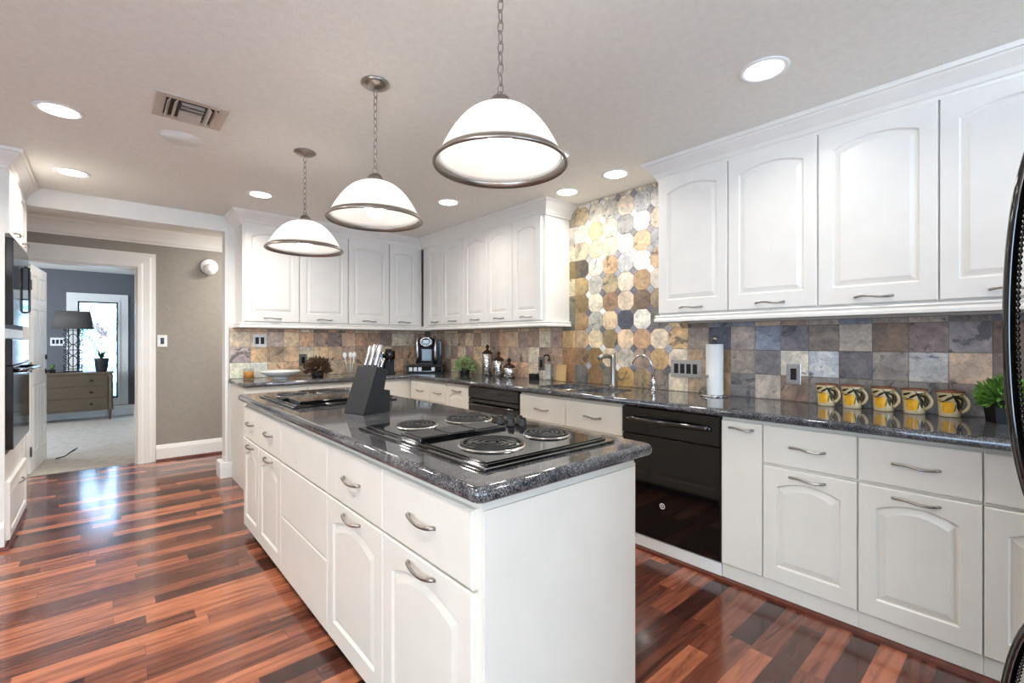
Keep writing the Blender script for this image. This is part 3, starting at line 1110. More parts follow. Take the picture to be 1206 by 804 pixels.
unit('narrow white pull-out base cabinet right beside the near black dishwasher', 1.111, 0.905, [('flat', 0, 1, dz0, wz1, 'top')])
unit('white base cabinet with drawer and arched door, below the electric outlet plate', 0.905, 0.520, [('drawer', 0, 1, wz0, wz1, 'mid'), ('arch', 0, 1, dz0, dz1, 'top')])
unit('white base cabinet with drawer and arched door, below the row of lemon mugs', 0.520, 0.139, [('drawer', 0, 1, wz0, wz1, 'mid'), ('arch', 0, 1, dz0, dz1, 'top')])
unit('white base cabinet partly cut by the black refrigerator handles', 0.139, -0.24, [('drawer', 0, 1, wz0, wz1, None), ('arch', 0, 1, dz0, dz1, None)])
ws = 2.691 - 1.731
unit('white sink base cabinet with two drawer fronts under the sink', 2.691, 1.731,
     [('drawer', 0, .5, wz0, wz1, 'mid'), ('drawer', .5, 1, wz0, wz1, 'mid'), ('arch', 0, .5, dz0, dz1, 'top'), ('arch', .5, 1, dz0, dz1, 'top')], name='sink_cabinet',
     carc=[(0, ws - .001, 0, DB, 0.0, .62), (0, .018, 0, DB, .62, CT), (ws - .019, ws - .001, 0, DB, .62, CT), (.018, ws - .019, 0, .02, .62, CT)])
unit('white base cabinet with an arched pull-out front left of the far black oven', 3.745, 3.370, [('arch', 0, 1, dz0, wz1 - .01, 'top')])
unit('small white base cabinet with a short drawer, below the pale green plant', 4.030, 3.745, [('drawer', 0, 1, wz0, wz1, 'mid'), ('arch', 0, 1, dz0, dz1, 'top')])
unit('white base cabinet with drawer nearest the inner corner of the counter', 4.440, 4.030, [('drawer', .06, 1, wz0, wz1, 'mid'), ('arch', .06, 1, dz0, dz1, 'top')])
YBF = 4.45
for (x0, x1), lb, hd in (((0.885, 1.40), 'white base cabinet at the left end of the back counter, below the white bowl', 'mid'), ((1.40, 1.93), 'white base cabinet in the middle of the back counter, behind the island', 'mid'), ((1.93, 2.459), 'white base cabinet at the right end of the back counter, below the espresso machine', None)):
    w = x1 - x0
    cabinet(lb, (x0, YBF, 0), 0, w - .001, Y_B - .001 - YBF, 0, CT, [('drawer', .003, w - .004, wz0 - .1 if hd is None else wz0, wz1, None if hd is None else hd), ('arch', .003, w - .004, dz0, dz1 - (.1 if hd is None else 0), 'top')], 'cab_base', 'base_cabinet', group='base cabinets along the back wall')
mb = MB(); mb.sweep([(XB - .0005, 4.44), (XB - .0005, -.24)], shoe_prof, 0.0); struct('trim_11', mb, 'shoe')

# dishwasher and the far built-in oven


def dishwasher(y1, y0, label, emblem):
    w = y1 - y0
    t = thing('dishwasher', label, 'dishwasher', (XB, y1, 0), -PI / 2)
    mb = MB(); mb.box(0.002, w - .003, 0.001, DB, 0.09, CT - .002); mb.build('body', 'black_matte', t)
    mb = MB(); mb.box(0.006, w - .006, -.022, 0.0005, 0.10, 0.70, 0.004); mb.build('door', 'black_gloss', t)
    mb = MB(); mb.box(0.006, w - .006, -.030, 0.0005, 0.705, CT - .006, 0.005); cp = mb.build('control_panel', 'black_gloss', t)
    mb = MB()
    pts = [(0.05 + (w - .1) * k / 20, -.035 - .026 * math.sin(PI * k / 20) ** .5, 0.797) for k in range(21)]
    mb.tube(pts, .011, 10, flat=1.3)
    mb.build('handle', 'black_enamel', t)
    mb = MB(); mb.box(0.002, w - .003, -.004, 0.06, 0.0, 0.088); mb.build('kick_plate', 'trim', t)
    if emblem:
        R = Matrix.Translation((w * .45, -.0222, .305)) @ Matrix.Rotation(PI / 2, 4, 'X')
        mb = MB(); mb.lathe([(.012, 0), (.012, .0012), (.017, .0012), (.017, 0)], 28, mtx=R); mb.lathe([(.0001, .001), (.006, .001), (.006, 0)], 20, mtx=R); mb.build('emblem', 'sticker', t)
    return t


dishwasher(1.731, 1.111, 'glossy black dishwasher with a long bar handle and round emblem near the island corner', True)
w = 3.37 - 2.691
t = thing('built_in_oven', 'small black built-in oven under the far counter, below the soap bottle', 'oven', (XB, 3.37, 0), -PI / 2)
mb = MB(); mb.box(0.002, w - .003, 0.001, DB, 0.0, CT - .002); mb.build('body', 'black_matte', t)
mb = MB(); mb.box(0.006, w - .006, -.024, 0.0005, 0.12, 0.765, 0.004); d = mb.build('door', 'black_gloss', t)
mb = MB(); mb.box(0.09, w - .09, -.0255, -.0242, 0.25, 0.66); mb.build('window', 'black_enamel', d)
mb = MB(); mb.box(0.006, w - .006, -.028, 0.0005, 0.772, CT - .006, 0.004); mb.build('control_panel', 'black_gloss', t)
mb = MB()
mb.tube([(0.05, -.024, .72), (0.05, -.055, .722), (0.07, -.062, .722), (w - .07, -.062, .722), (w - .05, -.055, .722), (w - .05, -.024, .72)], .009, 10)
mb.build('handle', 'black_enamel', t)

# L-shaped counter with sink cut-out
CE = 2.405
sink_holes = [rounded_rect(2.50, 2.90, 2.235, 2.60, .09), rounded_rect(2.50, 2.86, 1.90, 2.195, .08)]
poly = [(CE, -.24), (X_R - .009, -.24), (X_R - .009, Y_B - .009), (0.862, Y_B - .009), (0.866, 4.43), (0.885, 4.395), (CE - .06, 4.395), (CE - .018, 4.378), (CE, 4.335)]
mb = MB(); slab(mb, poly, sink_holes, CT + .0005, 0.914, .016, wall_edges=(1, 2))
tag(mb.build('countertop', 'granite'), 'polished dark granite worktop running along the back and right walls', 'countertop')
# sink
t = thing('kitchen_sink', 'double bowl stainless steel sink set under the granite counter', 'sink', (2.69, 2.25, 0.87))
for hl, depth in zip(sink_holes, (.2, .17)):
    n = len(hl)
    cx = sum(p[0] for p in hl) / n - 2.69
    cy = sum(p[1] for p in hl) / n - 2.25
    mb = MB()
    L = [(p[0] - 2.69, p[1] - 2.25) for p in hl]
    rings = []
    for sc_, z in ((1.04, .0015), (1.0, .0015), (.99, -.02), (.95, -depth + .02), (.88, -depth), (.10, -depth - .004)):
        rings.append([(cx + (p[0] - cx) * sc_, cy + (p[1] - cy) * sc_, z) for p in L])
    for sc_, z in ((.89, -depth - .008), (.97, -depth + .015), (1.01, -.02), (1.045, -.003)):
        rings.append([(cx + (p[0] - cx) * sc_, cy + (p[1] - cy) * sc_, z) for p in L])
    vs = [p for r in rings for p in r]
    fs = []
    for k in range(len(rings)):
        k2 = (k + 1) % len(rings)
        if k == 5:
            continue
        for i in range(n):
            j = (i + 1) % n
            fs.append((k * n + i, k * n + j, k2 * n + j, k2 * n + i))
    fs.append(tuple(5 * n + i for i in range(n)))
    fs.append(tuple(6 * n + i for i in range(n)))
    mb.add(vs, fs, True)
    mb.build('bowl', 'steel', t)

# ------------------------------------------------------------------ kitchen island
IX0, IX1, IY0, IY1 = 0.657, 1.425, 0.872, 3.52     # counter outline
CX0, CX1, CY0, CY1 = 0.708, 1.372, 0.925, 3.49     # carcass
t = thing('kitchen_island', 'white kitchen island cabinet with drawers and arched doors in the middle of the floor', 'island', (CX0, CY1, 0), -PI / 2)
L = CY1 - CY0
D = CX1 - CX0
mb = MB(); mb.box(0, L, 0, D, .055, CT); mb.build('carcass', 'cab_base', t)
mb = MB(); mb.box(0.03, L - .02, .045, D - .045, 0, .0549); mb.build('toe_kick', 'walnut', t)
ys = [3.49, 3.075, 2.615, 1.940, 1.432, 0.933]
xs_ = [3.49 - y for y in ys]
for i in range(5):
    a, b = xs_[i] + .003, xs_[i + 1] - .003
    if i == 0:
        a = .02
    m = MB(); front_panel(m, a, b, .640, .842, plain_face=True); o = m.build('drawer', 'cab_base', t)
    if i != 2:
        pull(o, (a + b) / 2, .745)
        m = MB(); front_panel(m, a, b, .062, .632, True, stile=.06, rail=.075, toprail=.06, rise=.038); o = m.build('door', 'cab_base', t)
        pull(o, (a + b) / 2, .602)
    else:
        for z0, z1 in ((.062, .357), (.363, .632)):
            m = MB(); front_panel(m, a, b, z0, z1, plain_face=True); m.build('panel', 'cab_base', t)
# fronts on the side facing the sink
fl2 = Matrix.Rotation(PI, 4, 'Z')
for i in range(4):
    a, b = -L + i * L / 4 + .006, -L + (i + 1) * L / 4 - .006
    for kind, z0, z1 in (('drawer', .640, .842), ('door', .062, .632)):
        m = MB(); m2 = MB()
        front_panel(m2, a, b, z0, z1, True, rise=.035, plain_face=(kind == 'drawer'))
        m.add(m2.v, m2.f, mtx=Matrix.Translation((0, D, 0)) @ fl2)
        m.build(kind, 'cab_base', t)
# end panel with the slim frame behind the counter edge
mb = MB(); mb.box(L + .0002, L + .008, 0.004, D - .004, .056, .838, .002); mb.build('end_panel', 'cab_base', t)
mb = MB(); slab(mb, rounded_rect(IX0, IX1, IY0, IY1, .035, 6), [], CT + .0005, .914, .018)
tag(mb.build('countertop', 'granite'), 'polished dark granite worktop of the island holding both cooktops', 'countertop')


# cooktops
def spiral(r0, r1, turns, z, n=140):
    return [((r0 + (r1 - r0) * k / n) * math.cos(2 * PI * turns * k / n), (r0 + (r1 - r0) * k / n) * math.sin(2 * PI * turns * k / n), z) for k in range(n + 1)]


def burner(parent, cx, cy, r, z):
    mb = MB()
    mb.lathe([(r * .25, .0005), (r * .9, .0008), (r * 1.03, .0035), (r * 1.08, .0042), (r * 1.12, .0003)], 40, cx, cy, z)
    pn = mb.build('burner', 'pan', parent)
    mb = MB()
    T = Matrix.Translation((cx, cy, z))
    for q in (.30, .53, .76, .99):
        mb.tube([(r * q * math.cos(a), r * q * math.sin(a), .0068) for a in [2 * PI * i / 40 for i in range(40)]], .0052, 8, closed=True, mtx=T, flat=.6)
    for k in range(3):
        a = 2 * PI * k / 3 + .4
        mb.box(.01, r * .98, -.003, .003, .002, .006, mtx=T @ Matrix.Rotation(a, 4, 'Z'))
    mb.cyl(0, 0, .002, .008, r * .14, 16, mtx=T)
    mb.build('coil', 'coil', pn)


ck = thing('cooktop', 'black electric cooktop with four coil burners at the near end of the island', 'cooktop', (1.045, 1.385, .9145), 0)
cw_, cd_ = .285, .41
mb = MB()
mb.box(-cw_, cw_, -cd_, cd_, 0, .008, .003)
mb.box(-cw_ + .022, cw_ - .022, -cd_ + .022, cd_ - .022, .007, .0135, .003)
mb.build('base_plate', 'black_enamel', ck)
for y0, y1 in ((-cd_ + .03, -.045), (.105, cd_ - .03)):
    mb = MB(); mb.box(-cw_ + .03, cw_ - .03, y0, y1, .0137, .0165, .0012); mb.build('burner_tray', 'black_gloss', ck)
for bx, by, br in ((-.115, .245, .074), (.125, .23, .092), (-.105, -.215, .100), (.145, -.215, .076)):
    burner(ck, bx, by, br, .0166)
mb = MB(); mb.box(-cw_ + .02, .11, -.036, .098, .0137, .028, .004); vt = mb.build('downdraft_vent', 'black_enamel', ck)
for k in range(3):
    a = -cw_ + .032 + k * .116
    mb = MB(); mb.box(a, a + .106, -.026, .088, .0282, .030); mb.build('grille', 'grille', vt)
for kx, ky in ((.165, .065), (.165, .0), (.225, .075), (.225, .015), (.2, -.03)):
    mb = MB(); mb.lathe([(.0001, 0), (.019, 0), (.019, .006), (.015, .009), (.0145, .026), (.011, .030), (.0001, .030)], 24, kx, ky, .0137)
    mb.box(kx - .0035, kx + .0035, ky - .014, ky + .014, .04, .049, .001)
    mb.build('knob', 'black_matte', ck)
c2 = thing('cooktop', 'black cooktop with griddle plate at the far end of the island, behind the knife block', 'cooktop', (1.03, 2.90, .9145), 0)
mb = MB(); mb.box(-.30, .29, -.345, .345, 0, .008, .003); mb.box(-.28, .27, -.325, .325, .007, .0135, .003); mb.build('base_plate', 'black_enamel', c2)
mb = MB(); mb.box(-.25, .25, -.30, -.075, .0137, .030, .005); mb.build('griddle_plate', 'black_gloss', c2)
mb = MB(); mb.box(-.27, .20, -.05, .07, .0137, .024, .003); vt = mb.build('downdraft_vent', 'black_enamel', c2)
for k in range(3):
    a = -.255 + k * .148
    mb = MB(); mb.box(a, a + .135, -.04, .06, .0242, .0255); mb.build('grille', 'grille', vt)
for bx, by, br in ((-.15, .20, .085), (.11, .20, .095)):
    burner(c2, bx, by, br, .0137)
for kx, ky in ((.235, .05), (.235, .0), (.235, -.045)):
    mb = MB(); mb.lathe([(.0001, 0), (.017, 0), (.015, .008), (.0145, .024), (.0001, .026)], 20, kx, ky, .0137); mb.build('knob', 'black_matte', c2)

# knife block
kb = thing('knife_block', 'slanted black wooden knife block with steel handled knives on the island', 'knife block', (.918, 2.118, .9145), math.radians(14))
prof = [(0, 0), (.165, 0), (.165, .105), (.128, .112), (.150, .205), (.082, .228)]
mb = MB(); mb.prism(prof, 'y', 0, .150); o = mb.build('block', 'block', kb)
bv = o.modifiers.new('bevel', 'BEVEL'); bv.width = .003; bv.segments = 2
mb = MB(); mb.box(.02, .145, .015, .135, -.0006, .0005); mb.build('foot', 'black_matte', kb)
ang = math.atan2(.082, .228)
for j, (px, py, ln_, rr) in enumerate(((.098, .038, .120, .0115), (.100, .082, .122, .0115), (.104, .124, .116, .010), (.128, .03, .060, .008), (.132, .062, .062, .008), (.132, .094, .060, .008), (.130, .126, .058, .008))):
    z = .222 - (px - .088) * .33
    T = Matrix.Translation((px, py, z)) @ Matrix.Rotation(ang, 4, 'Y')
    mb = MB()
    mb.lathe([(.0001, .010), (rr * .9, .010), (rr, .014), (rr * .92, ln_ * .5), (rr * 1.05, ln_ * .95), (rr * .8, ln_), (.0001, ln_ + .001)], 16, mtx=T)
    kn = mb.build('knife', 'steel', kb)
    mb = MB(); mb.box(-.0075, .0075, -.004, .004, -.004, .0101, .001, mtx=T); mb.build('bolster', 'black_matte', kn)

# ------------------------------------------------------------------ oven tower on the left
TX, TY0, TY1 = -0.46, 4.15, 5.0
t = thing('oven_tower', 'tall white cabinet housing the black wall ovens at the left edge', 'cabinet', (TX, TY0, 0), PI / 2)
w = TY1 - TY0
d = TX - X_L - .001
mb = MB()
mb.box(0, .02, 0, d, 0, ZU1); mb.box(w - .02, w, 0, d, 0, ZU1); mb.box(.02, w - .02, d - .02, d, 0, ZU1)
for z0, z1 in ((0, .565), (1.285, 1.345), (1.915, ZU1)):
    mb.box(.02, w - .02, 0, d - .02, z0, z1)
mb.build('carcass', 'cab', t)
for k in range(2):
    a = .004 + k * w / 2
    m = MB(); front_panel(m, a, a + w / 2 - .006, 1.925, 2.315, True, rise=.035); o = m.build('door', 'cab', t)
    pull(o, a + w / 4, 1.95)
m = MB(); front_panel(m, .03, w - .02, .045, .40, False, stile=.05, rail=.05, toprail=.05); o = m.build('drawer', 'cab', t)
pull(o, w / 2 + .06, .31)


def oven(label, z0, z1, name, mid):
    o = thing(name, label, 'oven' if mid else 'microwave', (TX, TY0 + .022, z0 + .001), PI / 2)
    ww, h = w - .044, z1 - z0 - .002
    mb = MB(); mb.box(0, ww, 0.001, .5, 0, h); mb.build('body', 'black_matte', o)
    if mid:
        mb = MB(); mb.box(-.006 + .008, ww - .002, -.034, 0.0005, .03, h - .17, .004); dr = mb.build('door', 'black_gloss', o)
        mb = MB(); mb.box(.002, ww - .002, -.03, 0.0005, h - .165, h - .004, .004); mb.build('control_panel', 'black_gloss', o)
        hz = h - .20
    else:
        mb = MB(); mb.box(.002, ww * .78, -.034, 0.0005, .02, h - .008, .004); dr = mb.build('door', 'black_gloss', o)
        mb = MB(); mb.box(ww * .78 + .003, ww - .002, -.03, 0.0005, .02, h - .008, .004); mb.build('control_panel', 'black_gloss', o)
        hz = None
    mb = MB()
    if mid:
        mb.tube([(.05, -.034, hz), (.05, -.075, hz), (.07, -.082, hz), (ww - .07, -.082, hz), (ww - .05, -.075, hz), (ww - .05, -.034, hz)], .012, 10)
    else:
        x = ww * .72
        mb.tube([(x, -.034, .12), (x, -.050, .123), (x, -.054, .135), (x, -.054, h - .135), (x, -.050, h - .123), (x, -.034, h - .12)], .007, 10)
    mb.build('handle', 'black_enamel', dr)
    return o


oven('glossy black wall oven with bar handle in the tall left cabinet', .567, 1.283, 'wall_oven', True)
oven('glossy black microwave above the wall oven in the tall left cabinet', 1.347, 1.913, 'microwave_oven', False)
mb = MB(); mb.sweep([(X_L + .001, TY0), (TX, TY0), (TX, TY1)], crown, CEIL - .0005)
struct('trim_12', mb, 'cab')
mb = MB(); mb.sweep([(X_L + .001, TY0 - .0005), (TX, TY0 - .0005)], base_prof, 0); struct('baseboard_left', mb, 'trim')
mb = MB(); mb.sweep([(X_L + .001, TY0 - .018), (TX + .001, TY0 - .018), (TX + .001, TY1)], shoe_prof, 0); struct('trim_13', mb, 'shoe')

# ------------------------------------------------------------------ refrigerator (only its bow handles reach into the frame)
FRX0, FRX1, FRY = 1.14, 2.06, -0.012
t = thing('refrigerator', 'glossy black refrigerator with bowed black handles at the right edge', 'refrigerator', (FRX0, FRY, 0), 0)
w = FRX1 - FRX0
mb = MB(); mb.box(0, w, -.74, -.062, 0.02, 1.80, .004); mb.box(.02, w - .02, -.7, -.08, 0, .021); mb.build('body', 'black_matte', t)


def bow(x, z0, z1, out, parent):
    N = 26
    pts, pr = [], []
    for k in range(N + 1):
        u = k / N
        s_ = math.sin(PI * u)
        y = -.004 + out * (s_ ** .62 if s_ > 0 else 0)
        pts.append((x, y, z0 + (z1 - z0) * (u + .035 * math.sin(2 * PI * u) * -1)))
    mb = MB(); mb.tube(pts, .0098, 14); h = mb.build('handle', 'black_enamel', parent)
    # twisted bead along the inner side of the bow
    q, qr = [], []
    for k in range(421):
        u = .07 + .86 * k / 420
        y = -.004 + out * math.sin(PI * u) ** .62 - .0122
        q.append((x, max(y, .002), z0 + (z1 - z0) * (u - .035 * math.sin(2 * PI * u))))
        qr.append(.0026 + .0012 * math.sin(k * PI / 3))
    mb = MB(); mb.tube(q, .004, 8, radii=qr); mb.build('rope_bead', 'black_enamel', h)


for k, (z0, z1) in enumerate(((.86, 1.79), (.10, .85))):
    mb = MB(); mb.box(.003, w - .003, -.06, 0, z0, z1, .008); dr = mb.build('door', 'black_gloss', t)
    if k == 0:
        bow(.215, .895, 1.70, .0575, dr)
    else:
        bow(.215, .15, .748, .0665, dr)

# ------------------------------------------------------------------ pendants and recessed lights


def pendant(loc, r, zrim, ztop, label):
    x, y = loc
    t = thing('pendant_lamp', label, 'pendant lamp', (x, y, CEIL), 0, 'pendant lamps over the island')
    zr, zt = zrim - CEIL, ztop - CEIL
    mb = MB(); mb.lathe([(.0001, -.0005), (.062, -.0005), (.064, -.006), (.05, -.016), (.022, -.024), (.008, -.028), (.0001, -.028)], 32); mb.build('canopy', 'dark_nickel', t)
    mb = MB()
    z = -.028
    i = 0
    ll = .040
    while z - ll * .8 > zt + .012:
        rot = Matrix.Rotation(PI / 2 * (i % 2) + .3, 4, 'Z')
        link = [(0.0088 * math.cos(a), 0, z - ll / 2 + (ll / 2) * math.sin(a)) for a in [2 * PI * k / 14 for k in range(14)]]
        mb.tube(link, .0020, 6, closed=True, mtx=rot)
        z -= ll * .8
        i += 1
    link = [(0.012 * math.cos(a), 0, (z + zt) / 2 + ((z - zt) / 2 + .006) * math.sin(a)) for a in [2 * PI * k / 16 for k in range(16)]]
    mb.tube(link, .0020, 6, closed=True)
    mb.build('chain', 'dark_nickel', t)
    mb = MB(); mb.lathe([(.0001, zt + .012), (.012, zt + .011), (.026, zt + .002), (.036, zt - .014), (.039, zt - .034), (.034, zt - .035), (.02, zt - .015), (.0001, zt - .01)], 32); mb.build('cap', 'dark_nickel', t)
    zs = zt - .030
    prof = []
    N = 20
    rb = r - .016
    zb = zr + .016
    for k in range(N + 1):
        q = (k / N) ** .8
        prof.append((.03 + (rb - .03) * q, zb + (zs - zb) * (1 - q ** 2.25)))
    inner = [(p[0] - .004, p[1] - .004) for p in reversed(prof)]
    mb = MB(); nseg = 96
    mb.lathe(prof + inner, nseg)
    sh = mb.build('lamp_shade', 'shade_glass', t)
    mb = MB(); mb.lathe([(rb + .0005, zr + .018), (rb + .004, zr + .018), (r - .003, zr + .008), (r, zr + .002), (r, zr - .002), (r - .004, zr - .005), (r - .008, zr - .003), (rb + .0005, zr + .010), (rb + .0005, zr + .018)], 64); mb.build('rim_band', 'dark_nickel', sh)
    mb = MB(); mb.lathe([(.014, .075), (.016, .07), (.018, .055), (.038, .028), (.046, 0), (.038, -.028), (.02, -.042), (.0001, -.046)], 24, 0, 0, zr + .052); mb.build('bulb', 'bulb', t)
    mb = MB(); mb.cyl(0, 0, zr + .115, zt - .012, .016, 16); mb.build('socket', 'white_plastic', t)
    return t


pendant((.905, 1.085), .205, 1.800, 2.003, 'white glass dome pendant lamp hanging nearest, largest of the three in the photo')
pendant((.917, 1.981), .212, 1.812, 2.010, 'white glass dome pendant lamp in the middle of the row of three')
pendant((.924, 2.987), .225, 1.828, 2.030, 'white glass dome pendant lamp hanging farthest, smallest of the three in the photo')

cans = [((-.174, 3.266), 'recessed ceiling light at the left, in front of the air vent'), ((-.172, 4.406), 'recessed ceiling light above the tall oven cabinet'),
        ((.927, 4.082), 'recessed ceiling light by the left end of the back wall cabinets'), ((2.126, .782), 'recessed ceiling light at the upper right, nearest of all in the photo'),
        ((2.674, 1.953), 'recessed ceiling light over the sink, right one of the pair'), ((2.709, 2.435), 'recessed ceiling light over the sink, left one of the pair'),
        ((2.159, 3.27), 'recessed ceiling light in front of the far right wall cabinets'), ((2.125, 2.01), 'recessed ceiling light mostly hidden behind the nearest pendant shade')]
for (x, y), lb in cans:
    t = thing('recessed_light', lb, 'ceiling light', (x, y, CEIL), 0, 'recessed ceiling lights')
    mb = MB(); mb.lathe([(.074, -.0005), (.074, -.004), (.088, -.006), (.097, -.003), (.098, -.0005)], 40); mb.build('trim_ring', 'white_plastic', t)
    mb = MB(); mb.lathe([(.0001, -.003), (.074, -.003)], 40); mb.build('lens', 'can_glow', t)
extra = [(-.174, 2.1), (-.174, .9), (.95, -.6), (2.1, -.6), (-.5, -2.2), (1.5, -2.2)]
for (x, y) in [c[0] for c in cans] + extra:
    dim, spr = (1.5 if y > 3 else 1.0), CAN_SPREAD
    if x > 2.6:
        dim = .27          # the pair close to the tiled wall is dimmed to avoid hot spots there
    elif x > 2.1 and y < 2.5:
        dim, spr = .30, 2.6
    elif x > 2.1 and y > 3:
        dim, spr = .42, 2.7
    elif .5 < x < 1.5 and y > 3:
        dim = .75
    elif x < 0 and y > 0:
        dim = .95 if y > 3 else .55
    elif y < 0:
        dim = .35
    area_light('can_light', (x, y, CEIL - .009), (0, 0, 0), .14, .14, CAN_W * dim, CAN_COL, 'DISK', spr)
# area light added to brighten the hall, unseen beyond the header
area_light('hall_fill', (1.7, 5.5, CEIL - .01), (0, 0, 0), .2, .2, 15, CAN_COL, 'DISK')
# area light added to brighten the door leaf, hidden behind the door head
area_light('far_room_fill', (0.1, 6.55, CEIL - .01), (0, 0, 0), .2, .2, 3.5, CAN_COL, 'DISK')

# air vent
t = thing('ceiling_vent', 'square metal air vent grille in the ceiling', 'vent', (.326, 2.836, CEIL), 0)
hx, hy = .148, .148
mb = MB()
for x0, x1, y0, y1 in ((-hx, -hx + .04, -hy, hy), (hx - .04, hx, -hy, hy), (-hx + .04, hx - .04, -hy, -hy + .04), (-hx + .04, hx - .04, hy - .04, hy)):
    mb.box(x0, x1, y0, y1, -.008, -.0005, .002)
mb.build('frame', 'vent_metal', t)
mb = MB(); mb.box(-hx + .04, hx - .04, -hy + .04, hy - .04, -.0020, -.0006); mb.build('duct', 'vent_dark', t)
for k in range(2):
    for s_ in (-1, 1):
        x = s_ * (hx - .052 - k * .028)
        mb = MB(); mb.box(-.012, .012, -hy + .042, hy - .042, -.001, .001, mtx=Matrix.Translation((x, 0, -.012)) @ Matrix.Rotation(s_ * .9, 4, 'Y')); mb.build('slat', 'vent_metal', t)
for k in range(6):
    y = -hy + .058 + k * .039
    mb = MB(); mb.box(-hx + .1, hx - .1, -.013, .013, -.001, .001, mtx=Matrix.Translation((0, y, -.012)) @ Matrix.Rotation(-.9 if k > 2 else .9, 4, 'X')); mb.build('slat', 'vent_metal', t)
# ceiling speaker
t = thing('ceiling_speaker', 'round white speaker grille flush in the ceiling beside the vent', 'speaker', (.326, 3.257, CEIL), 0)
mb = MB(); mb.lathe([(.096, -.004), (.104, -.005), (.107, -.0005)], 44); mb.build('ring', 'white_plastic', t)
mb = MB(); mb.lathe([(.0001, -.004), (.096, -.004), (.096, -.0005)], 44); mb.build('grille', 'white_plastic', t)

# ------------------------------------------------------------------ switch and outlet plates


def plate(name, label, loc, rz, w, h, n, mat, cat, rocker='switch_dark'):
    """loc is the centre on the wall face; local -y looks out"""
    t = thing(name, label, cat, loc, rz)
    mb = MB(); mb.box(-w / 2, w / 2, -.006, 0, -h / 2, h / 2, .002); mb.build('cover_plate', mat, t)
    for k in range(n):
        cx = (k - (n - 1) / 2) * .046
        mb = MB(); mb.box(cx - .0155, cx + .0155, -.0085, -.0055, -.033, .033, .001); mb.build('rocker' if name == 'light_switch' else 'receptacle', rocker, t)
    return t


XW = X_R - .0078
YW = Y_B - .0078
plate('light_switch', 'steel plate with four dark switches beside the paper towel roll', (XW, 1.625, 1.075), -PI / 2, .222, .122, 4, 'plate_steel', 'switch')
plate('electric_outlet', 'single steel outlet plate with dark socket near the lemon mugs', (XW, .953, 1.073), -PI / 2, .076, .120, 1, 'plate_steel', 'outlet')
plate('electric_outlet', 'grey outlet plate by the soap bottle', (XW, 3.04, 1.06), -PI / 2, .08, .125, 1, 'plate_grey', 'outlet')
plate('light_switch', 'white double switch plate on the back wall tiles under the left wall cabinet', (1.125, YW, 1.272), 0, .118, .124, 2, 'white_plastic', 'switch')
plate('electric_outlet', 'grey outlet plate above the dried flower pot', (1.525, YW, 1.075), 0, .078, .122, 1, 'plate_grey', 'outlet')
plate('electric_outlet', 'dark outlet plate behind the coffee maker cord', (2.47, YW, 1.115), 0, .078, .122, 1, 'black_matte', 'outlet')
plate('light_switch', 'white switch plate on the grey hall wall right of the doorway', (.455, Y_H - .001, 1.27), 0, .085, .125, 1, 'white_plastic', 'switch')
plate('light_switch', 'white switch plate on the dark wall beside the table lamp', (-.58, Y_F - .001, 1.26), 0, .165, .13, 3, 'white_plastic', 'switch')
# white round detector on the hall wall
t = thing('security_siren', 'round white alarm device mounted high on the grey hall wall', 'alarm', (.875, Y_H - .001, 2.10), 0)
R = Matrix.Rotation(PI / 2, 4, 'X')
mb = MB(); mb.lathe([(.0001, 0), (.085, 0), (.085, .02), (.07, .035), (.0001, .035)], 36, mtx=R); mb.build('base', 'white_plastic', t)
mb = MB(); mb.lathe([(.0001, 0), (.06, 0), (.062, .03), (.045, .062), (.0001, .075)], 28, mtx=Matrix.Translation((0, -.0345, -.03)) @ Matrix.Rotation(PI / 2 + .35, 4, 'X')); mb.build('head', 'white_plastic', t)

# ------------------------------------------------------------------ door to the far room
HX, HY = DX0 + .022, Y_H + .150
t = thing('door_1', None, None, (HX, HY, 0), math.radians(85.5))
t['kind'] = 'structure'
dw, dh, dt = .745, 2.0, .036
mb = MB()
# six raised panels on both faces
mb.box(0, dw, -dt / 2 + .006, dt / 2 - .006, .012, dh)
stiles = [(0, .105), (dw / 2 - .045, dw / 2 + .045), (dw - .105, dw)]
rails = [(.012, .20), (.84, .98), (1.58, 1.67), (1.90, dh)]
for s_ in (-1, 1):
    ya, yb = (dt / 2 - .0061, dt / 2) if s_ > 0 else (-dt / 2, -dt / 2 + .0061)
    for a, b in stiles:
        mb.box(a, b, ya, yb, .012, dh)
    for a, b in rails:
        mb.box(.105, dw / 2 - .045, ya, yb, a, b); mb.box(dw / 2 + .045, dw - .105, ya, yb, a, b)
    for (a, b) in ((.105, dw / 2 - .045), (dw / 2 + .045, dw - .105)):
        for (z0, z1) in ((.20, .84), (.98, 1.58), (1.67, 1.90)):
            mb.box(a + .022, b - .022, ya + (0 if s_ > 0 else .001), yb - (.001 if s_ > 0 else 0), z0 + .022, z1 - .022, .0025)
mb.build('door_leaf', 'trim', t)
for z in (.22, 1.02, 1.80):
    mb = MB(); mb.box(-.020, .022, -dt / 2 - .003, -dt / 2 - .0002, z - .045, z + .045, .001); mb.cyl(-.004, -dt / 2 - .006, z - .048, z + .048, .006, 12); mb.build('hinge', 'hinge', t)
mb = MB()
for s_ in (-1, 1):
    y = s_ * (dt / 2)
    Rm = Matrix.Translation((dw - .06, y, .95)) @ Matrix.Rotation(-s_ * PI / 2, 4, 'X')
    mb.lathe([(.0001, 0), (.028, 0), (.028, .006), (.010, .010), (.010, .03), (.024, .04), (.027, .052), (.018, .064), (.0001, .066)], 20, mtx=Rm)
    Rm = Matrix.Translation((dw - .06, y, 1.10)) @ Matrix.Rotation(-s_ * PI / 2, 4, 'X')
    mb.lathe([(.0001, 0), (.026, 0), (.025, .012), (.0001, .014)], 18, mtx=Rm)
mb.build('door_knob', 'dark_metal', t)
mb = MB()
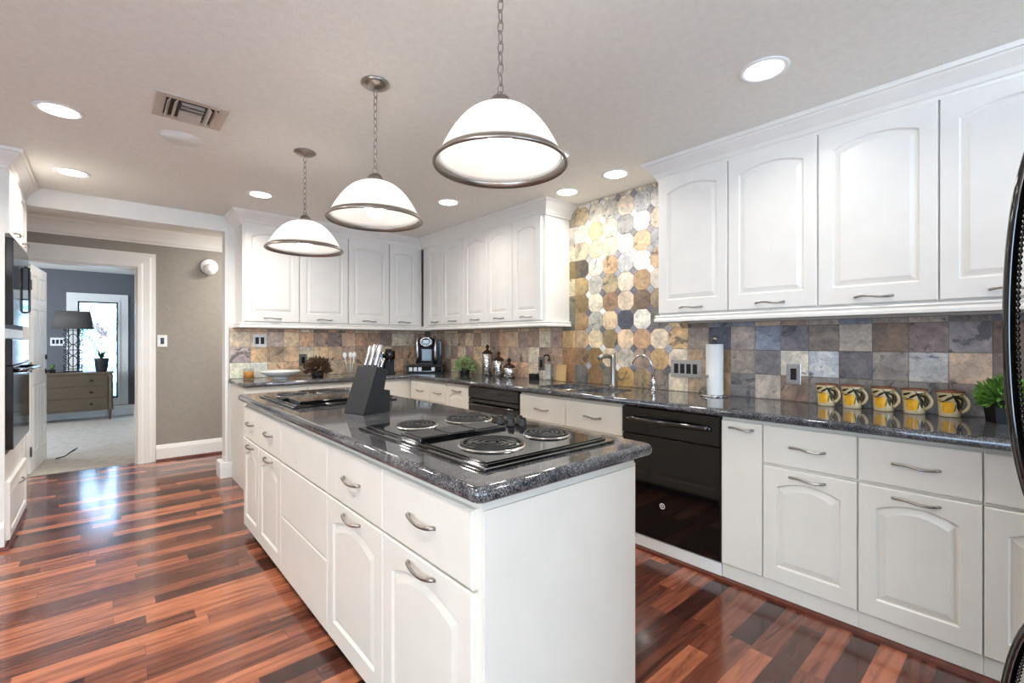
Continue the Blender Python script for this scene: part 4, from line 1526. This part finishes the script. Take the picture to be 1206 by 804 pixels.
mb.tube([(-.40, 6.95, .010), (-.33, 6.98, .02), (-.27, 7.05, .06), (-.235, 7.12, .07), (-.26, 7.18, .04), (-.31, 7.2, .010)], .006, 8)
tag(mb.build('floor_cord', 'black_matte'), 'short black loop of cord on the carpet beside the open door', 'cord')

# ------------------------------------------------------------------ far room furniture
t = thing('dresser', 'weathered wood three drawer dresser under the lamp in the far room', 'dresser', (-.44, 10.12, .004), 0)
hw = .53
mb = MB(); mb.box(-hw, hw - .005, -.19, .19, .16, .745, .004); mb.build('body', 'dresser', t)
mb = MB(); mb.box(-hw - .02, hw + .015, -.215, .205, .745, .775, .004); mb.build('top', 'dresser', t)
for sx in (-1, 1):
    for sy in (-1, 1):
        mb = MB(); mb.lathe([(.0001, 0), (.014, 0), (.024, .15), (.027, .161), (.0001, .162)], 14, sx * (hw - .035), sy * .155); mb.build('leg', 'dresser', t)
    mb = MB(); mb.lathe([(.026, .165), (.026, .73)], 14, sx * (hw - .02), -.178); mb.lathe([(.03, .165), (.034, .18), (.03, .195)], 14, sx * (hw - .02), -.178); mb.build('corner_post', 'dresser', t)
for k in range(3):
    z0 = .185 + k * .185
    mb = MB(); mb.box(-hw + .03, hw - .06, -.204, -.1895, z0, z0 + .165, .003); dr = mb.build('drawer', 'weave', t)
    for fx in (-.27, .27):
        mb = MB(); mb.lathe([(.0001, 0), (.012, 0), (.010, .012), (.017, .02), (.0001, .028)], 14, mtx=Matrix.Translation((fx, -.2038, z0 + .085)) @ Matrix.Rotation(PI / 2, 4, 'X')); mb.build('knob', 'dark_metal', dr)
# table lamp with scroll ironwork
LZ = .7795
t = thing('table_lamp', 'table lamp with black wrought iron scroll base and grey shade on the dresser', 'lamp', (-.385, 10.15, LZ), 0)
mb = MB(); mb.box(-.115, .115, -.05, .05, 0, .02, .004); mb.build('base', 'dark_metal', t)
mb = MB()


def scroll(cx, cz, r, sgn, a0, turns=1.4, n=40, zs=1):
    pts = []
    for k in range(n + 1):
        u = k / n
        rr = r * (1 - .78 * u)
        a = a0 + sgn * 2 * PI * turns * u
        pts.append((cx + rr * math.cos(a), 0, cz + rr * math.sin(a) * zs))
    return pts


for sx in (-1, 1):
    mb.tube([(sx * .052, 0, .02), (sx * .052, 0, .69)], .007, 8)
    mb.tube([(sx * .105, 0, .02), (sx * .1, 0, .06), (sx * .105, 0, .12)], .006, 6)
    for cz in (.10, .24, .43, .60):
        mb.tube(scroll(sx * .087, cz, .04, sx, PI / 2 if sx > 0 else PI / 2), .006, 6)
        mb.tube(scroll(sx * .087, cz + .075, .033, -sx, -PI / 2), .006, 6)
    for cz in (.17, .35, .52):
        mb.tube([(sx * (.052 * math.cos(a)), 0, cz + .085 * math.sin(a)) for a in [-PI / 2 + PI * k / 12 for k in range(13)]], .006, 6)
for cz in (.05, .35, .66):
    mb.tube([(-.11, 0, cz), (.11, 0, cz)], .006, 6)
mb.tube([(0, 0, .02), (0, 0, .72)], .006, 8)
mb.build('scroll_frame', 'dark_metal', t)
mb = MB()
pr = [(.252, .685), (.205, .965)]
n = 40
vs, fs = [], []
for rr, z in pr + [(.201, .965), (.248, .685)]:
    for k in range(n):
        a = 2 * PI * k / n
        vs.append((rr * math.cos(a), rr * .6 * math.sin(a), z))
for i in range(4):
    for k in range(n):
        fs.append((i * n + k, i * n + (k + 1) % n, ((i + 1) % 4) * n + (k + 1) % n, ((i + 1) % 4) * n + k))
mb.add(vs, fs, True)
mb.build('lamp_shade', 'shade_grey', t)
# orchid
t = thing('potted_orchid', 'orchid with white flowers in a dark tapered pot on the dresser', 'plant', (-.045, 9.99, LZ), 0)
mb = MB(); mb.lathe([(.0001, 0), (.062, 0), (.07, .01), (.092, .2), (.095, .215), (.086, .215), (.08, .19), (.0001, .19)], 28); mb.build('pot', 'pot_dark', t)
rl = random.Random(3)
mb = MB()


def blade(mb, base, az, ln_, wd, rise, droop, n=7):
    L_, R_ = [], []
    dx, dy = math.cos(az), math.sin(az)
    for k in range(n + 1):
        u = k / n
        r = ln_ * u
        z = rise * math.sin(u * PI * .55) - droop * u * u
        ww = wd * math.sin(PI * min(1, .12 + .88 * u)) ** .7
        px, py, pz = base[0] + dx * r, base[1] + dy * r, base[2] + z
        L_.append((px - dy * ww, py + dx * ww, pz + .2 * ww)); R_.append((px + dy * ww, py - dx * ww, pz + .2 * ww))
    o = len(mb.v)
    vs = L_ + R_
    m = n + 1
    mb.add(vs, [(k, k + 1, m + k + 1, m + k) for k in range(n)], True)


for k in range(8):
    blade(mb, (0, 0, .2), k * .8 + .2, rl.uniform(.09, .14), .022, rl.uniform(.08, .2), .05)
mb.build('leaves', 'leaf_dark', t)
mb = MB()
fls = []
for sx, hh in ((-.06, .55), (.04, .42), (-.01, .48)):
    pts = [(sx * u * 1.2, .02 * u, .2 + hh * math.sin(u * PI * .6)) for u in [k / 12 for k in range(13)]]
    mb.tube(pts, .003, 6)
    fls += pts[6:]
mb.build('stem', 'leaf_dark', t)
mb = MB()
for (x, y, z) in fls:
    x += rl.uniform(-.03, .03); z += rl.uniform(-.02, .02)
    for k in range(5):
        a = 2 * PI * k / 5 + rl.random()
        q = [(x, y - .02, z)]
        for b in (-.5, 0, .5):
            q.append((x + .03 * math.cos(a + b), y - .03 + .01 * math.sin(3 * a), z + .03 * math.sin(a + b)))
        mb.add(q, [(0, 1, 2, 3)], True)
mb.build('flowers', 'petal', t)
t = thing('small_plant', 'small round green plant on the dresser beside the open door', 'plant', (-.61, 10.02, LZ), 0)
mb = MB(); mb.lathe([(.0001, 0), (.03, 0), (.04, .05), (.036, .05), (.0001, .045)], 18); mb.build('pot', 'pot_black', t)
mb = MB()
for k in range(60):
    blade(mb, (0, 0, .05), rl.uniform(0, 6.28), rl.uniform(.02, .055), .008, rl.uniform(.01, .11), .02, 3)
mb.build('leaves', 'leaf', t)
# framed print on the side wall of the far room
t = thing('framed_picture', 'dark framed picture on the right wall of the far room', 'picture', (.379, 8.35, 1.35), 0)
mb = MB()
for y0, y1, z0, z1 in ((-.4, -.36, -.42, .42), (.36, .4, -.42, .42), (-.36, .36, .38, .42), (-.36, .36, -.42, -.38)):
    mb.box(-.025, -.0005, y0, y1, z0, z1, .003)
mb.build('frame', 'black_matte', t)
mb = MB(); mb.box(-.010, -.0005, -.36, .36, -.38, .38); mb.build('print', 'pic', t)

# outside the far window: deck, railing, palms
mb = MB(); mb.box(-6, 6, Y_F + .2, 22, -.25, -.2); struct('ground', mb, 'lawn')
t = thing('deck_railing', 'pale blue deck railing outside the far window', 'railing', (0, 11.9, -.2), 0)
mb = MB(); mb.box(-2, 2, -.03, .03, .95, 1.03); mb.build('top_rail', 'deck', t)
mb = MB(); mb.box(-2, 2, -.02, .02, .28, .34); mb.build('bottom_rail', 'deck', t)
for k in range(13):
    x = -.75 + k * .12
    mb = MB(); mb.box(x - .02, x + .02, -.018, .018, 0.0, .949); mb.build('baluster', 'deck', t)
for i, (x, y, h, lb) in enumerate(((-.75, 13.4, 1.5, 'palm with drooping fronds nearest the far window, on its left side'), (1.1, 16.2, 2.0, 'palm farther back, seen through the right side of the far window'))):
    t = thing('palm', lb, 'tree', (x, y, -.2), 0)
    mb = MB(); mb.tube([(0, 0, 0), (.03, 0, h * .5), (0, .02, h)], .08, 10, radii=[.1, .08, .07]); mb.build('trunk', 'dresser', t)
    mb = MB()
    for k in range(34):
        az = k * 2.4
        ln_ = rl.uniform(.8, 1.25)
        el = rl.uniform(.1, 1.1)
        for q in range(16):
            u = (q + 1) / 16
            bx, by = math.cos(az) * ln_ * u, math.sin(az) * ln_ * u
            bz = h + el * ln_ * math.sin(u * PI * .6) - .7 * u * u * ln_
            for s_ in (-1, 1):
                blade(mb, (bx, by, bz), az + s_ * 1.0, .34 * (1 - .5 * u), .010, .0, .18, 2)
    mb.build('fronds', 'frond', t)

# ------------------------------------------------------------------ things on the counters
CZ = .9146


def leaf_ball(mb, rx, rz, n, ln_, wd, z0, rg, jitter=.3):
    for k in range(n):
        a = rg.uniform(0, 2 * PI)
        e = math.asin(rg.uniform(-.35, 1))
        s_ = rg.uniform(.55, 1.0)
        c = Vector((rx * s_ * math.cos(e) * math.cos(a), rx * s_ * math.cos(e) * math.sin(a), z0 + rz * s_ * math.sin(e)))
        d = Vector((math.cos(e) * math.cos(a), math.cos(e) * math.sin(a), math.sin(e) + .25)) + Vector((rg.uniform(-1, 1), rg.uniform(-1, 1), rg.uniform(-1, 1))) * jitter
        d.normalize()
        sd = d.cross(Vector((rg.uniform(-1, 1), rg.uniform(-1, 1), rg.uniform(-1, 1)))).normalized()
        nn = d.cross(sd)
        L = ln_ * rg.uniform(.7, 1.2)
        p = [c, c + d * L * .5 + sd * wd + nn * L * .05, c + d * L + nn * L * .15, c + d * L * .5 - sd * wd + nn * L * .05]
        mb.add(p, [(0, 1, 2, 3)], True)


def pot_plant(label, loc, pot_r, pot_h, rx, rz, n, ln_, wd, leafm, seed, square=False, name='potted_plant', part='foliage'):
    t = thing(name, label, 'plant', loc, .4)
    mb = MB()
    if square:
        a, b = pot_r * .82, pot_r
        vs = [(-a, -a, 0), (a, -a, 0), (a, a, 0), (-a, a, 0), (-b, -b, pot_h), (b, -b, pot_h), (b, b, pot_h), (-b, b, pot_h), (-b + .006, -b + .006, pot_h), (b - .006, -b + .006, pot_h), (b - .006, b - .006, pot_h), (-b + .006, b - .006, pot_h),
              (-b + .008, -b + .008, pot_h - .012), (b - .008, -b + .008, pot_h - .012), (b - .008, b - .008, pot_h - .012), (-b + .008, b - .008, pot_h - .012)]
        fs = [(3, 2, 1, 0), (12, 13, 14, 15)]
        for q in (0, 4, 8):
            for i in range(4):
                j = (i + 1) % 4
                fs.append((q + i, q + j, q + 4 + j, q + 4 + i))
        mb.add(vs, fs)
    else:
        mb.lathe([(.0001, 0), (pot_r * .8, 0), (pot_r * .84, .004), (pot_r, pot_h), (pot_r - .005, pot_h), (pot_r - .008, pot_h - .012), (.0001, pot_h - .012)], 28)
    mb.build('pot', 'pot_black', t)
    mb = MB(); leaf_ball(mb, rx, rz, n, ln_, wd, pot_h + .01, random.Random(seed)); mb.build(part, leafm, t)
    return t


pot_plant('small pale green plant in a black pot left of the steel canisters', (2.87, 4.03, CZ), .058, .062, .088, .10, 420, .05, .011, 'leaf_pale', 1)
pot_plant('small bright green plant in a square dark pot right of the lemon mugs', (2.915, .098, CZ), .058, .09, .088, .085, 900, .028, .007, 'leaf', 2, True)
pot_plant('dried brown flower ball in a black pot on the back counter', (1.575, 4.70, CZ), .062, .06, .105, .11, 520, .045, .013, 'dry', 3, name='dried_flower_pot', part='flowers')

# mugs
mug_y = [.771, .655, .524, .406, .279]
mug_l = ['cream mug painted with a lemon, leftmost of the five, nearest the outlet plate', 'cream mug painted with a lemon, second from the left in the row of five', 'cream mug painted with a lemon, in the middle of the row of five',
         'cream mug painted with a lemon, fourth from the left in the row of five', 'cream mug painted with a lemon, rightmost of the five, beside the green plant']


def mug_r(z):
    u = z / .118
    return .041 + .0105 * u - .002 * math.sin(PI * u)


def wrap_patch(mb, pts2, off, a_c):
    """polygon given in (arc metres to the image right, height) wrapped on the mug"""
    cx = sum(p[0] for p in pts2) / len(pts2); cz = sum(p[1] for p in pts2) / len(pts2)
    rings = []
    for s_ in (1.0, .66, .33):
        rings.append([(cx + (p[0] - cx) * s_, cz + (p[1] - cz) * s_) for p in pts2])
    n = len(pts2)
    vs = []
    for ri, r in enumerate(rings):
        for (s2, z) in r:
            rr = mug_r(z) + off * (0.3 if ri == 0 else 1.0)
            a = a_c + s2 * 1.3 / .050
            vs.append((rr * math.cos(a), rr * math.sin(a), z))
    rr = mug_r(cz) + off
    a = a_c + cx * 1.3 / .050
    vs.append((rr * math.cos(a), rr * math.sin(a), cz))
    fs = []
    for k in range(2):
        for i in range(n):
            j = (i + 1) % n
            fs.append((k * n + i, k * n + j, (k + 1) * n + j, (k + 1) * n + i))
    for i in range(n):
        fs.append((2 * n + i, 2 * n + (i + 1) % n, 3 * n))
    mb.add(vs, fs, True)


def leaf_poly(x, z, ln_, wd, ang_):
    pts = []
    for k in range(12):
        a = 2 * PI * k / 12
        u, v = ln_ / 2 * math.cos(a), wd / 2 * math.sin(a) * (1 - .35 * math.cos(a))
        pts.append((x + u * math.cos(ang_) - v * math.sin(ang_), z + u * math.sin(ang_) + v * math.cos(ang_)))
    return pts


mug0 = thing('lemon_mug', mug_l[0], 'mug', (2.965, mug_y[0], CZ), 0, 'lemon mugs on the right counter')
mb = MB()
mb.lathe([(.0001, .002), (.034, .002), (.036, 0), (.039, 0), (mug_r(.004), .004)] + [(mug_r(z), z) for z in (.02, .04, .06, .08, .10, .114)] + [(mug_r(.118) - .001, .118), (mug_r(.118) - .0045, .117), (mug_r(.1) - .005, .1), (mug_r(.01) - .005, .01), (.0001, .008)], 40)
body = mb.build('body', 'mug', mug0)
mb = MB(); mb.lathe([(mug_r(.112) + .0005, .112), (mug_r(.118) + .0004, .118), (mug_r(.118) - .0025, .1195), (mug_r(.118) - .0052, .118), (mug_r(.112) - .0055, .113)], 40); mb.build('rim', 'mug_rim', body)
AC = PI + .14     # towards the camera; the arc grows to the image right
mb = MB()
wrap_patch(mb, [(-.010 + .0212 * math.copysign(abs(math.cos(a)) ** .6, math.cos(a)), .045 + .028 * math.copysign(abs(math.sin(a)) ** .6, math.sin(a))) for a in [2 * PI * k / 20 for k in range(20)]], .0012, AC)
mb.build('lemon_motif', 'lemon', body)
mb = MB()
for x, z, ln_, wd, an in ((-.026, .096, .034, .011, .45), (-.004, .088, .036, .010, .75), (.014, .084, .036, .010, -1.15), (.022, .070, .040, .011, -1.0), (.030, .086, .034, .012, -.5), (.024, .046, .038, .012, -1.35), (.034, .052, .036, .012, -1.1), (.014, .098, .03, .009, .2), (.040, .068, .034, .011, -1.3)):
    wrap_patch(mb, leaf_poly(x, z, ln_, wd, an), .0010, AC)
mb.build('leaf_motif', 'leaf_glaze', body)
mb = MB()
for x, z, ln_, wd, an in ((-.012, .080, .055, .0035, .6), (.012, .092, .05, .003, -1.0), (.020, .060, .06, .003, -1.15), (-.014, .0705, .03, .003, .1), (.0125, .045, .045, .0028, 1.45)):
    wrap_patch(mb, leaf_poly(x, z, ln_, wd, an), .0016, AC)
mb.build('stem_motif', 'dark_glaze', body)
mb = MB()
for x, z, ln_, wd, an in ((.036, .100, .026, .02, 0), (-.034, .074, .02, .016, .3)):
    wrap_patch(mb, leaf_poly(x, z, ln_, wd, an), .0008, AC)
mb.build('tan_motif', 'mug_tan', body)
# handle towards the image right and slightly to the viewer
ah = -PI / 2 - .38
hp = []
for k in range(15):
    u = k / 14
    r_ = .045 + .026 * math.sin(PI * u) ** .75
    hp.append((r_ * math.cos(ah), r_ * math.sin(ah), .102 - .078 * u))
mb = MB(); mb.tube(hp, .0058, 10, flat=1.25); mb.build('handle', 'mug', mug0)
for y, lb in zip(mug_y[1:], mug_l[1:]):
    copy_thing(mug0, (2.965, y, CZ), random.uniform(-.12, .12), lb)

# paper towel holder and roll
PX, PY = 2.93, 1.375
t = thing('paper_towel_holder', 'steel paper towel stand holding the white roll on the right counter', 'paper towel holder', (PX, PY, CZ), 0)
mb = MB(); mb.lathe([(.0001, 0), (.083, 0), (.085, .004), (.08, .010), (.0001, .012)], 40); mb.build('base', 'steel', t)
mb = MB(); mb.cyl(0, 0, .0115, .345, .006, 14); mb.lathe([(.0001, .345), (.008, .346), (.019, .356), (.022, .368), (.019, .38), (.0001, .39)], 24); mb.build('post', 'dark_nickel', t)
mb = MB(); mb.cyl(-.066, .02, .0102, .120, .005, 14); mb.lathe([(.0001, .118), (.008, .119), (.012, .128), (.008, .138), (.0001, .14)], 18, -.066, .02); mb.build('tension_arm', 'dark_nickel', t)
mb = MB(); mb.lathe([(.02, 0), (.050, 0), (.052, .003), (.052, .317), (.050, .32), (.02, .32), (.0195, .315), (.0195, .005), (.02, 0)], 44, PX, PY, CZ + .0125)
tag(mb.build('paper_towel_roll', 'paper'), 'white roll of paper towels standing on the steel holder', 'paper towels')

# faucet + filtered water tap
t = thing('kitchen_faucet', 'brushed steel pull-out faucet behind the sink', 'faucet', (2.945, 2.175, CZ), 0)
mb = MB(); mb.lathe([(.0001, 0), (.029, 0), (.03, .006), (.024, .012), (.021, .03), (.019, .19), (.022, .215), (.024, .235), (.016, .248), (.0001, .25)], 28); mb.build('body', 'nickel', t)
mb = MB(); mb.tube([(0, 0, .225), (-.05, .012, .238), (-.10, .025, .236), (-.13, .032, .222)], .017, 14, radii=[.016, .017, .019, .02]); mb.build('spout', 'nickel', t)
mb = MB(); mb.tube([(0, 0, .24), (.01, -.015, .262), (.012, -.02, .275)], .007, 10); mb.build('lever', 'nickel', t)
t = thing('water_tap', 'slim gooseneck chrome water tap right of the main faucet', 'faucet', (2.93, 1.815, CZ), 0)
mb = MB(); mb.lathe([(.0001, 0), (.024, 0), (.025, .005), (.016, .010), (.014, .03), (.018, .045), (.018, .075), (.012, .085), (.0001, .086)], 24); mb.build('body', 'chrome', t)
pts = [(0, 0, .08), (0, .004, .15)]
for k in range(14):
    a = PI * k / 13 * .95
    pts.append((-.012 - .03 * k / 13, .035 + .075 * (1 - math.cos(a)) / 2 * 1.9 - .03, .175 + .075 * math.sin(a)))
mb = MB(); mb.tube(pts, .0075, 12); mb.build('spout', 'chrome', t)
mb = MB(); mb.tube([(-.014, 0, .06), (-.035, -.006, .064), (-.045, -.01, .075)], .005, 8); mb.build('lever', 'chrome', t)

# soap bottle, board, plug
t = thing('soap_bottle', 'clear soap bottle with black pump between the sink and the canisters', 'soap bottle', (2.945, 2.86, CZ), 0)
mb = MB(); mb.lathe([(.0001, 0), (.036, 0), (.038, .004), (.038, .13), (.034, .145), (.014, .16), (.013, .175), (.0001, .176)], 28); mb.build('bottle', 'soap', t)
mb = MB(); mb.cyl(0, 0, .1762, .196, .016, 18); mb.cyl(0, 0, .1955, .222, .006, 12); mb.tube([(0, 0, .226), (-.02, .015, .229), (-.04, .03, .222)], .007, 10); mb.build('pump', 'black_matte', t)
mb = MB(); mb.box(-.009, .006, -.055, .055, 0, .145, .003, mtx=Matrix.Translation((X_R - .034, 2.775, CZ + .0005)) @ Matrix.Rotation(.09, 4, 'Y'))
tag(mb.build('cutting_board', 'board'), 'small tan board leaning on the tiles behind the soap bottle', 'board')
t = thing('phone_charger', 'small dark charger plugged in below the grey outlet', 'charger', (3.0, 3.11, CZ), 0)
mb = MB(); mb.box(-.02, .02, -.05, .05, 0, .05, .006); mb.build('body', 'black_matte', t)
mb = MB(); mb.tube([(.018, -.01, .04), (.024, -.03, .06), (.022, -.05, .085), (.0235, -.063, .11)], .0025, 6); mb.build('cord', 'black_matte', t)

# canisters
for (x, y, r, h, lb) in ((2.945, 3.74, .050, .225, 'tallest hammered steel canister with dark wood lid, on the left of three'), (2.935, 3.545, .052, .160, 'middle height hammered steel canister with dark wood lid'), (2.925, 3.375, .056, .098, 'shortest hammered steel canister with dark wood lid, on the right of three')):
    t = thing('canister', lb, 'canister', (x, y, CZ), 0, 'steel canisters by the wall')
    mb = MB(); mb.lathe([(.0001, 0), (r - .003, 0), (r, .004), (r, h - .004), (r - .003, h), (.0001, h)], 36); mb.build('body', 'hammered', t)
    mb = MB(); mb.lathe([(.0001, h + .0002), (r + .003, h + .0002), (r + .005, h + .006), (r + .003, h + .013), (r * .6, h + .03), (.012, h + .042), (.010, h + .05), (.018, h + .058), (.022, h + .07), (.016, h + .082), (.008, h + .088), (.006, h + .094), (.0001, h + .097)], 32); mb.build('lid', 'walnut', t)

# pod coffee maker on its drawer
KX, KY, KR = 2.75, 4.62, -.62
t = thing('pod_drawer', 'low black coffee pod drawer under the single cup coffee maker', 'pod drawer', (KX, KY, CZ), KR)
mb = MB(); mb.box(-.20, .20, -.15, .15, .004, .082, .006); mb.box(-.18, .18, -.13, .13, 0, .0045); mb.build('body', 'black_matte', t)
mb = MB(); mb.box(-.185, .185, -.156, -.1502, .012, .074, .002); d = mb.build('drawer', 'black_gloss', t)
for k, x in enumerate((-.155, -.105, -.055, .09)):
    mb = MB(); mb.box(x - .018, x + .018, -.158, -.1561, .022, .064); mb.build('pod_window', 'tag_blue', d)
t = thing('coffee_maker', 'black and silver single cup coffee maker on the pod drawer in the corner', 'coffee maker', (KX + .01, KY, CZ + .0825), KR)
mb = MB(); mb.box(-.09, .09, .0, .13, 0, .30, .02); mb.box(-.085, .085, -.13, .0, 0, .03, .008); mb.build('body', 'black_matte', t)
mb = MB(); mb.box(-.075, .075, -.125, .02, .20, .315, .03); hd = mb.build('brew_head', 'black_gloss', t)
mb = MB(); mb.tube([(.058 * math.cos(a), -.118 - .012 * math.sin(a) * 0 - .01, .262 + .046 * math.sin(a)) for a in [2 * PI * k / 28 for k in range(28)]], .009, 10, closed=True); mb.build('ring', 'steel', hd)
mb = MB(); mb.box(-.028, .028, -.1315, -.1255, .25, .285, .002); mb.build('display', 'tag_blue', hd)
mb = MB(); mb.box(-.06, .06, -.045, .0005, .04, .19, .01); mb.build('cup_bay', 'coffee_glass', t)
for s_ in (-1, 1):
    mb = MB()
    m2 = [(s_ * .098, -.05, 0.016), (s_ * .098, -.06, .1), (s_ * .1, -.075, .2), (s_ * .1, -.06, .27), (s_ * .095, -.02, .31), (s_ * .09, .06, .315)]
    mb.tube(m2, .019, 10); mb.build('side_rail', 'steel', t)
mb = MB(); mb.box(.1125, .162, -.03, .12, 0, .28, .012); mb.build('water_tank', 'coffee_glass', t)

# espresso machine, its cord with white tag
t = thing('espresso_machine', 'small black espresso machine left of the single cup coffee maker', 'espresso machine', (2.34, 4.70, CZ), -.35)
mb = MB(); mb.box(-.055, .055, .03, .13, 0, .20, .01); mb.box(-.05, .05, -.12, .03, 0, .022, .006); mb.build('body', 'black_matte', t)
mb = MB(); mb.lathe([(.0001, 0), (.05, 0), (.054, .01), (.056, .08), (.05, .095), (.0001, .10)], 28, 0, -.035, .155); mb.build('brew_head', 'black_gloss', t)
mb = MB(); mb.box(-.018, .018, -.085, -.06, .13, .156, .004); mb.build('spout', 'black_gloss', t)
mb = MB(); mb.box(-.175, -.06, -.04, .13, 0, .235, .02); mb.build('water_tank', 'black_gloss', t)
mb = MB()
mb.tube([(2.47, YW - .018, 1.10), (2.46, 4.95, 1.08), (2.44, 4.93, 1.02), (2.40, 4.90, .96), (2.37, 4.87, .925), (2.365, 4.84, .9185)], .0036, 8)
cd = tag(mb.build('power_cord', 'black_matte'), 'black power cord with a white tag hanging by the dark outlet', 'cord')
mb = MB(); mb.prism([(2.445, .975), (2.505, .96), (2.49, 1.05), (2.475, 1.065)], 'y', 4.90, 4.903); mb.build('paper_tag', 'white_plastic', cd)

# white pedestal bowl, candle, spoon rest
t = thing('serving_bowl', 'wide shallow white bowl on a foot on the back counter', 'bowl', (1.235, 4.70, CZ), 0)
mb = MB(); mb.lathe([(.0001, .003), (.058, .003), (.066, 0), (.07, .002), (.064, .016), (.10, .026), (.15, .048), (.172, .068), (.176, .074), (.172, .076), (.145, .056), (.09, .034), (.0001, .028)], 56); mb.build('dish', 'white_ceramic', t)
t = thing('candle_jar', 'orange candle in a clear glass jar at the left end of the back counter', 'candle', (1.0, 4.85, CZ), 0)
mb = MB(); mb.lathe([(.0001, 0), (.043, 0), (.045, .003), (.045, .098), (.043, .098), (.0425, .006), (.0001, .005)], 30); mb.build('jar', 'clear', t)
mb = MB(); mb.lathe([(.0001, .0055), (.0415, .0055), (.0415, .062), (.036, .07), (.0001, .066)], 28); cn = mb.build('wax', 'candle', t)
mb = MB(); mb.cyl(0, 0, .066, .078, .0012, 6); mb.build('wick', 'black_matte', cn)
t = thing('utensil_holder', 'clear glass jar of clear spoons behind the knife block', 'utensil holder', (1.90, 4.72, CZ), 0)
mb = MB(); mb.box(-.075, .075, -.055, .055, 0, .012, .003); mb.build('tray', 'clear', t)
mb = MB(); mb.lathe([(.0001, .0125), (.04, .0125), (.045, .016), (.05, .12), (.048, .12), (.043, .018), (.0001, .016)], 28); mb.build('jar', 'clear', t)
for dx, dy, sx in ((-.02, 0, -.3), (.012, .01, .05), (.02, -.01, .3)):
    mb = MB()
    T = Matrix.Translation((dx, dy, .02)) @ Matrix.Rotation(sx * .5, 4, 'Y')
    mb.tube([(0, 0, 0), (0, 0, .17)], .004, 8, mtx=T)
    bm = bmesh.new(); bmesh.ops.create_uvsphere(bm, u_segments=14, v_segments=8, radius=1)
    for v in bm.verts:
        v.co = Vector((v.co.x * .022, v.co.y * .007, .19 + v.co.z * .03))
    mb.from_bm(bm, T, True)
    mb.build('spoon', 'white_plastic', t)
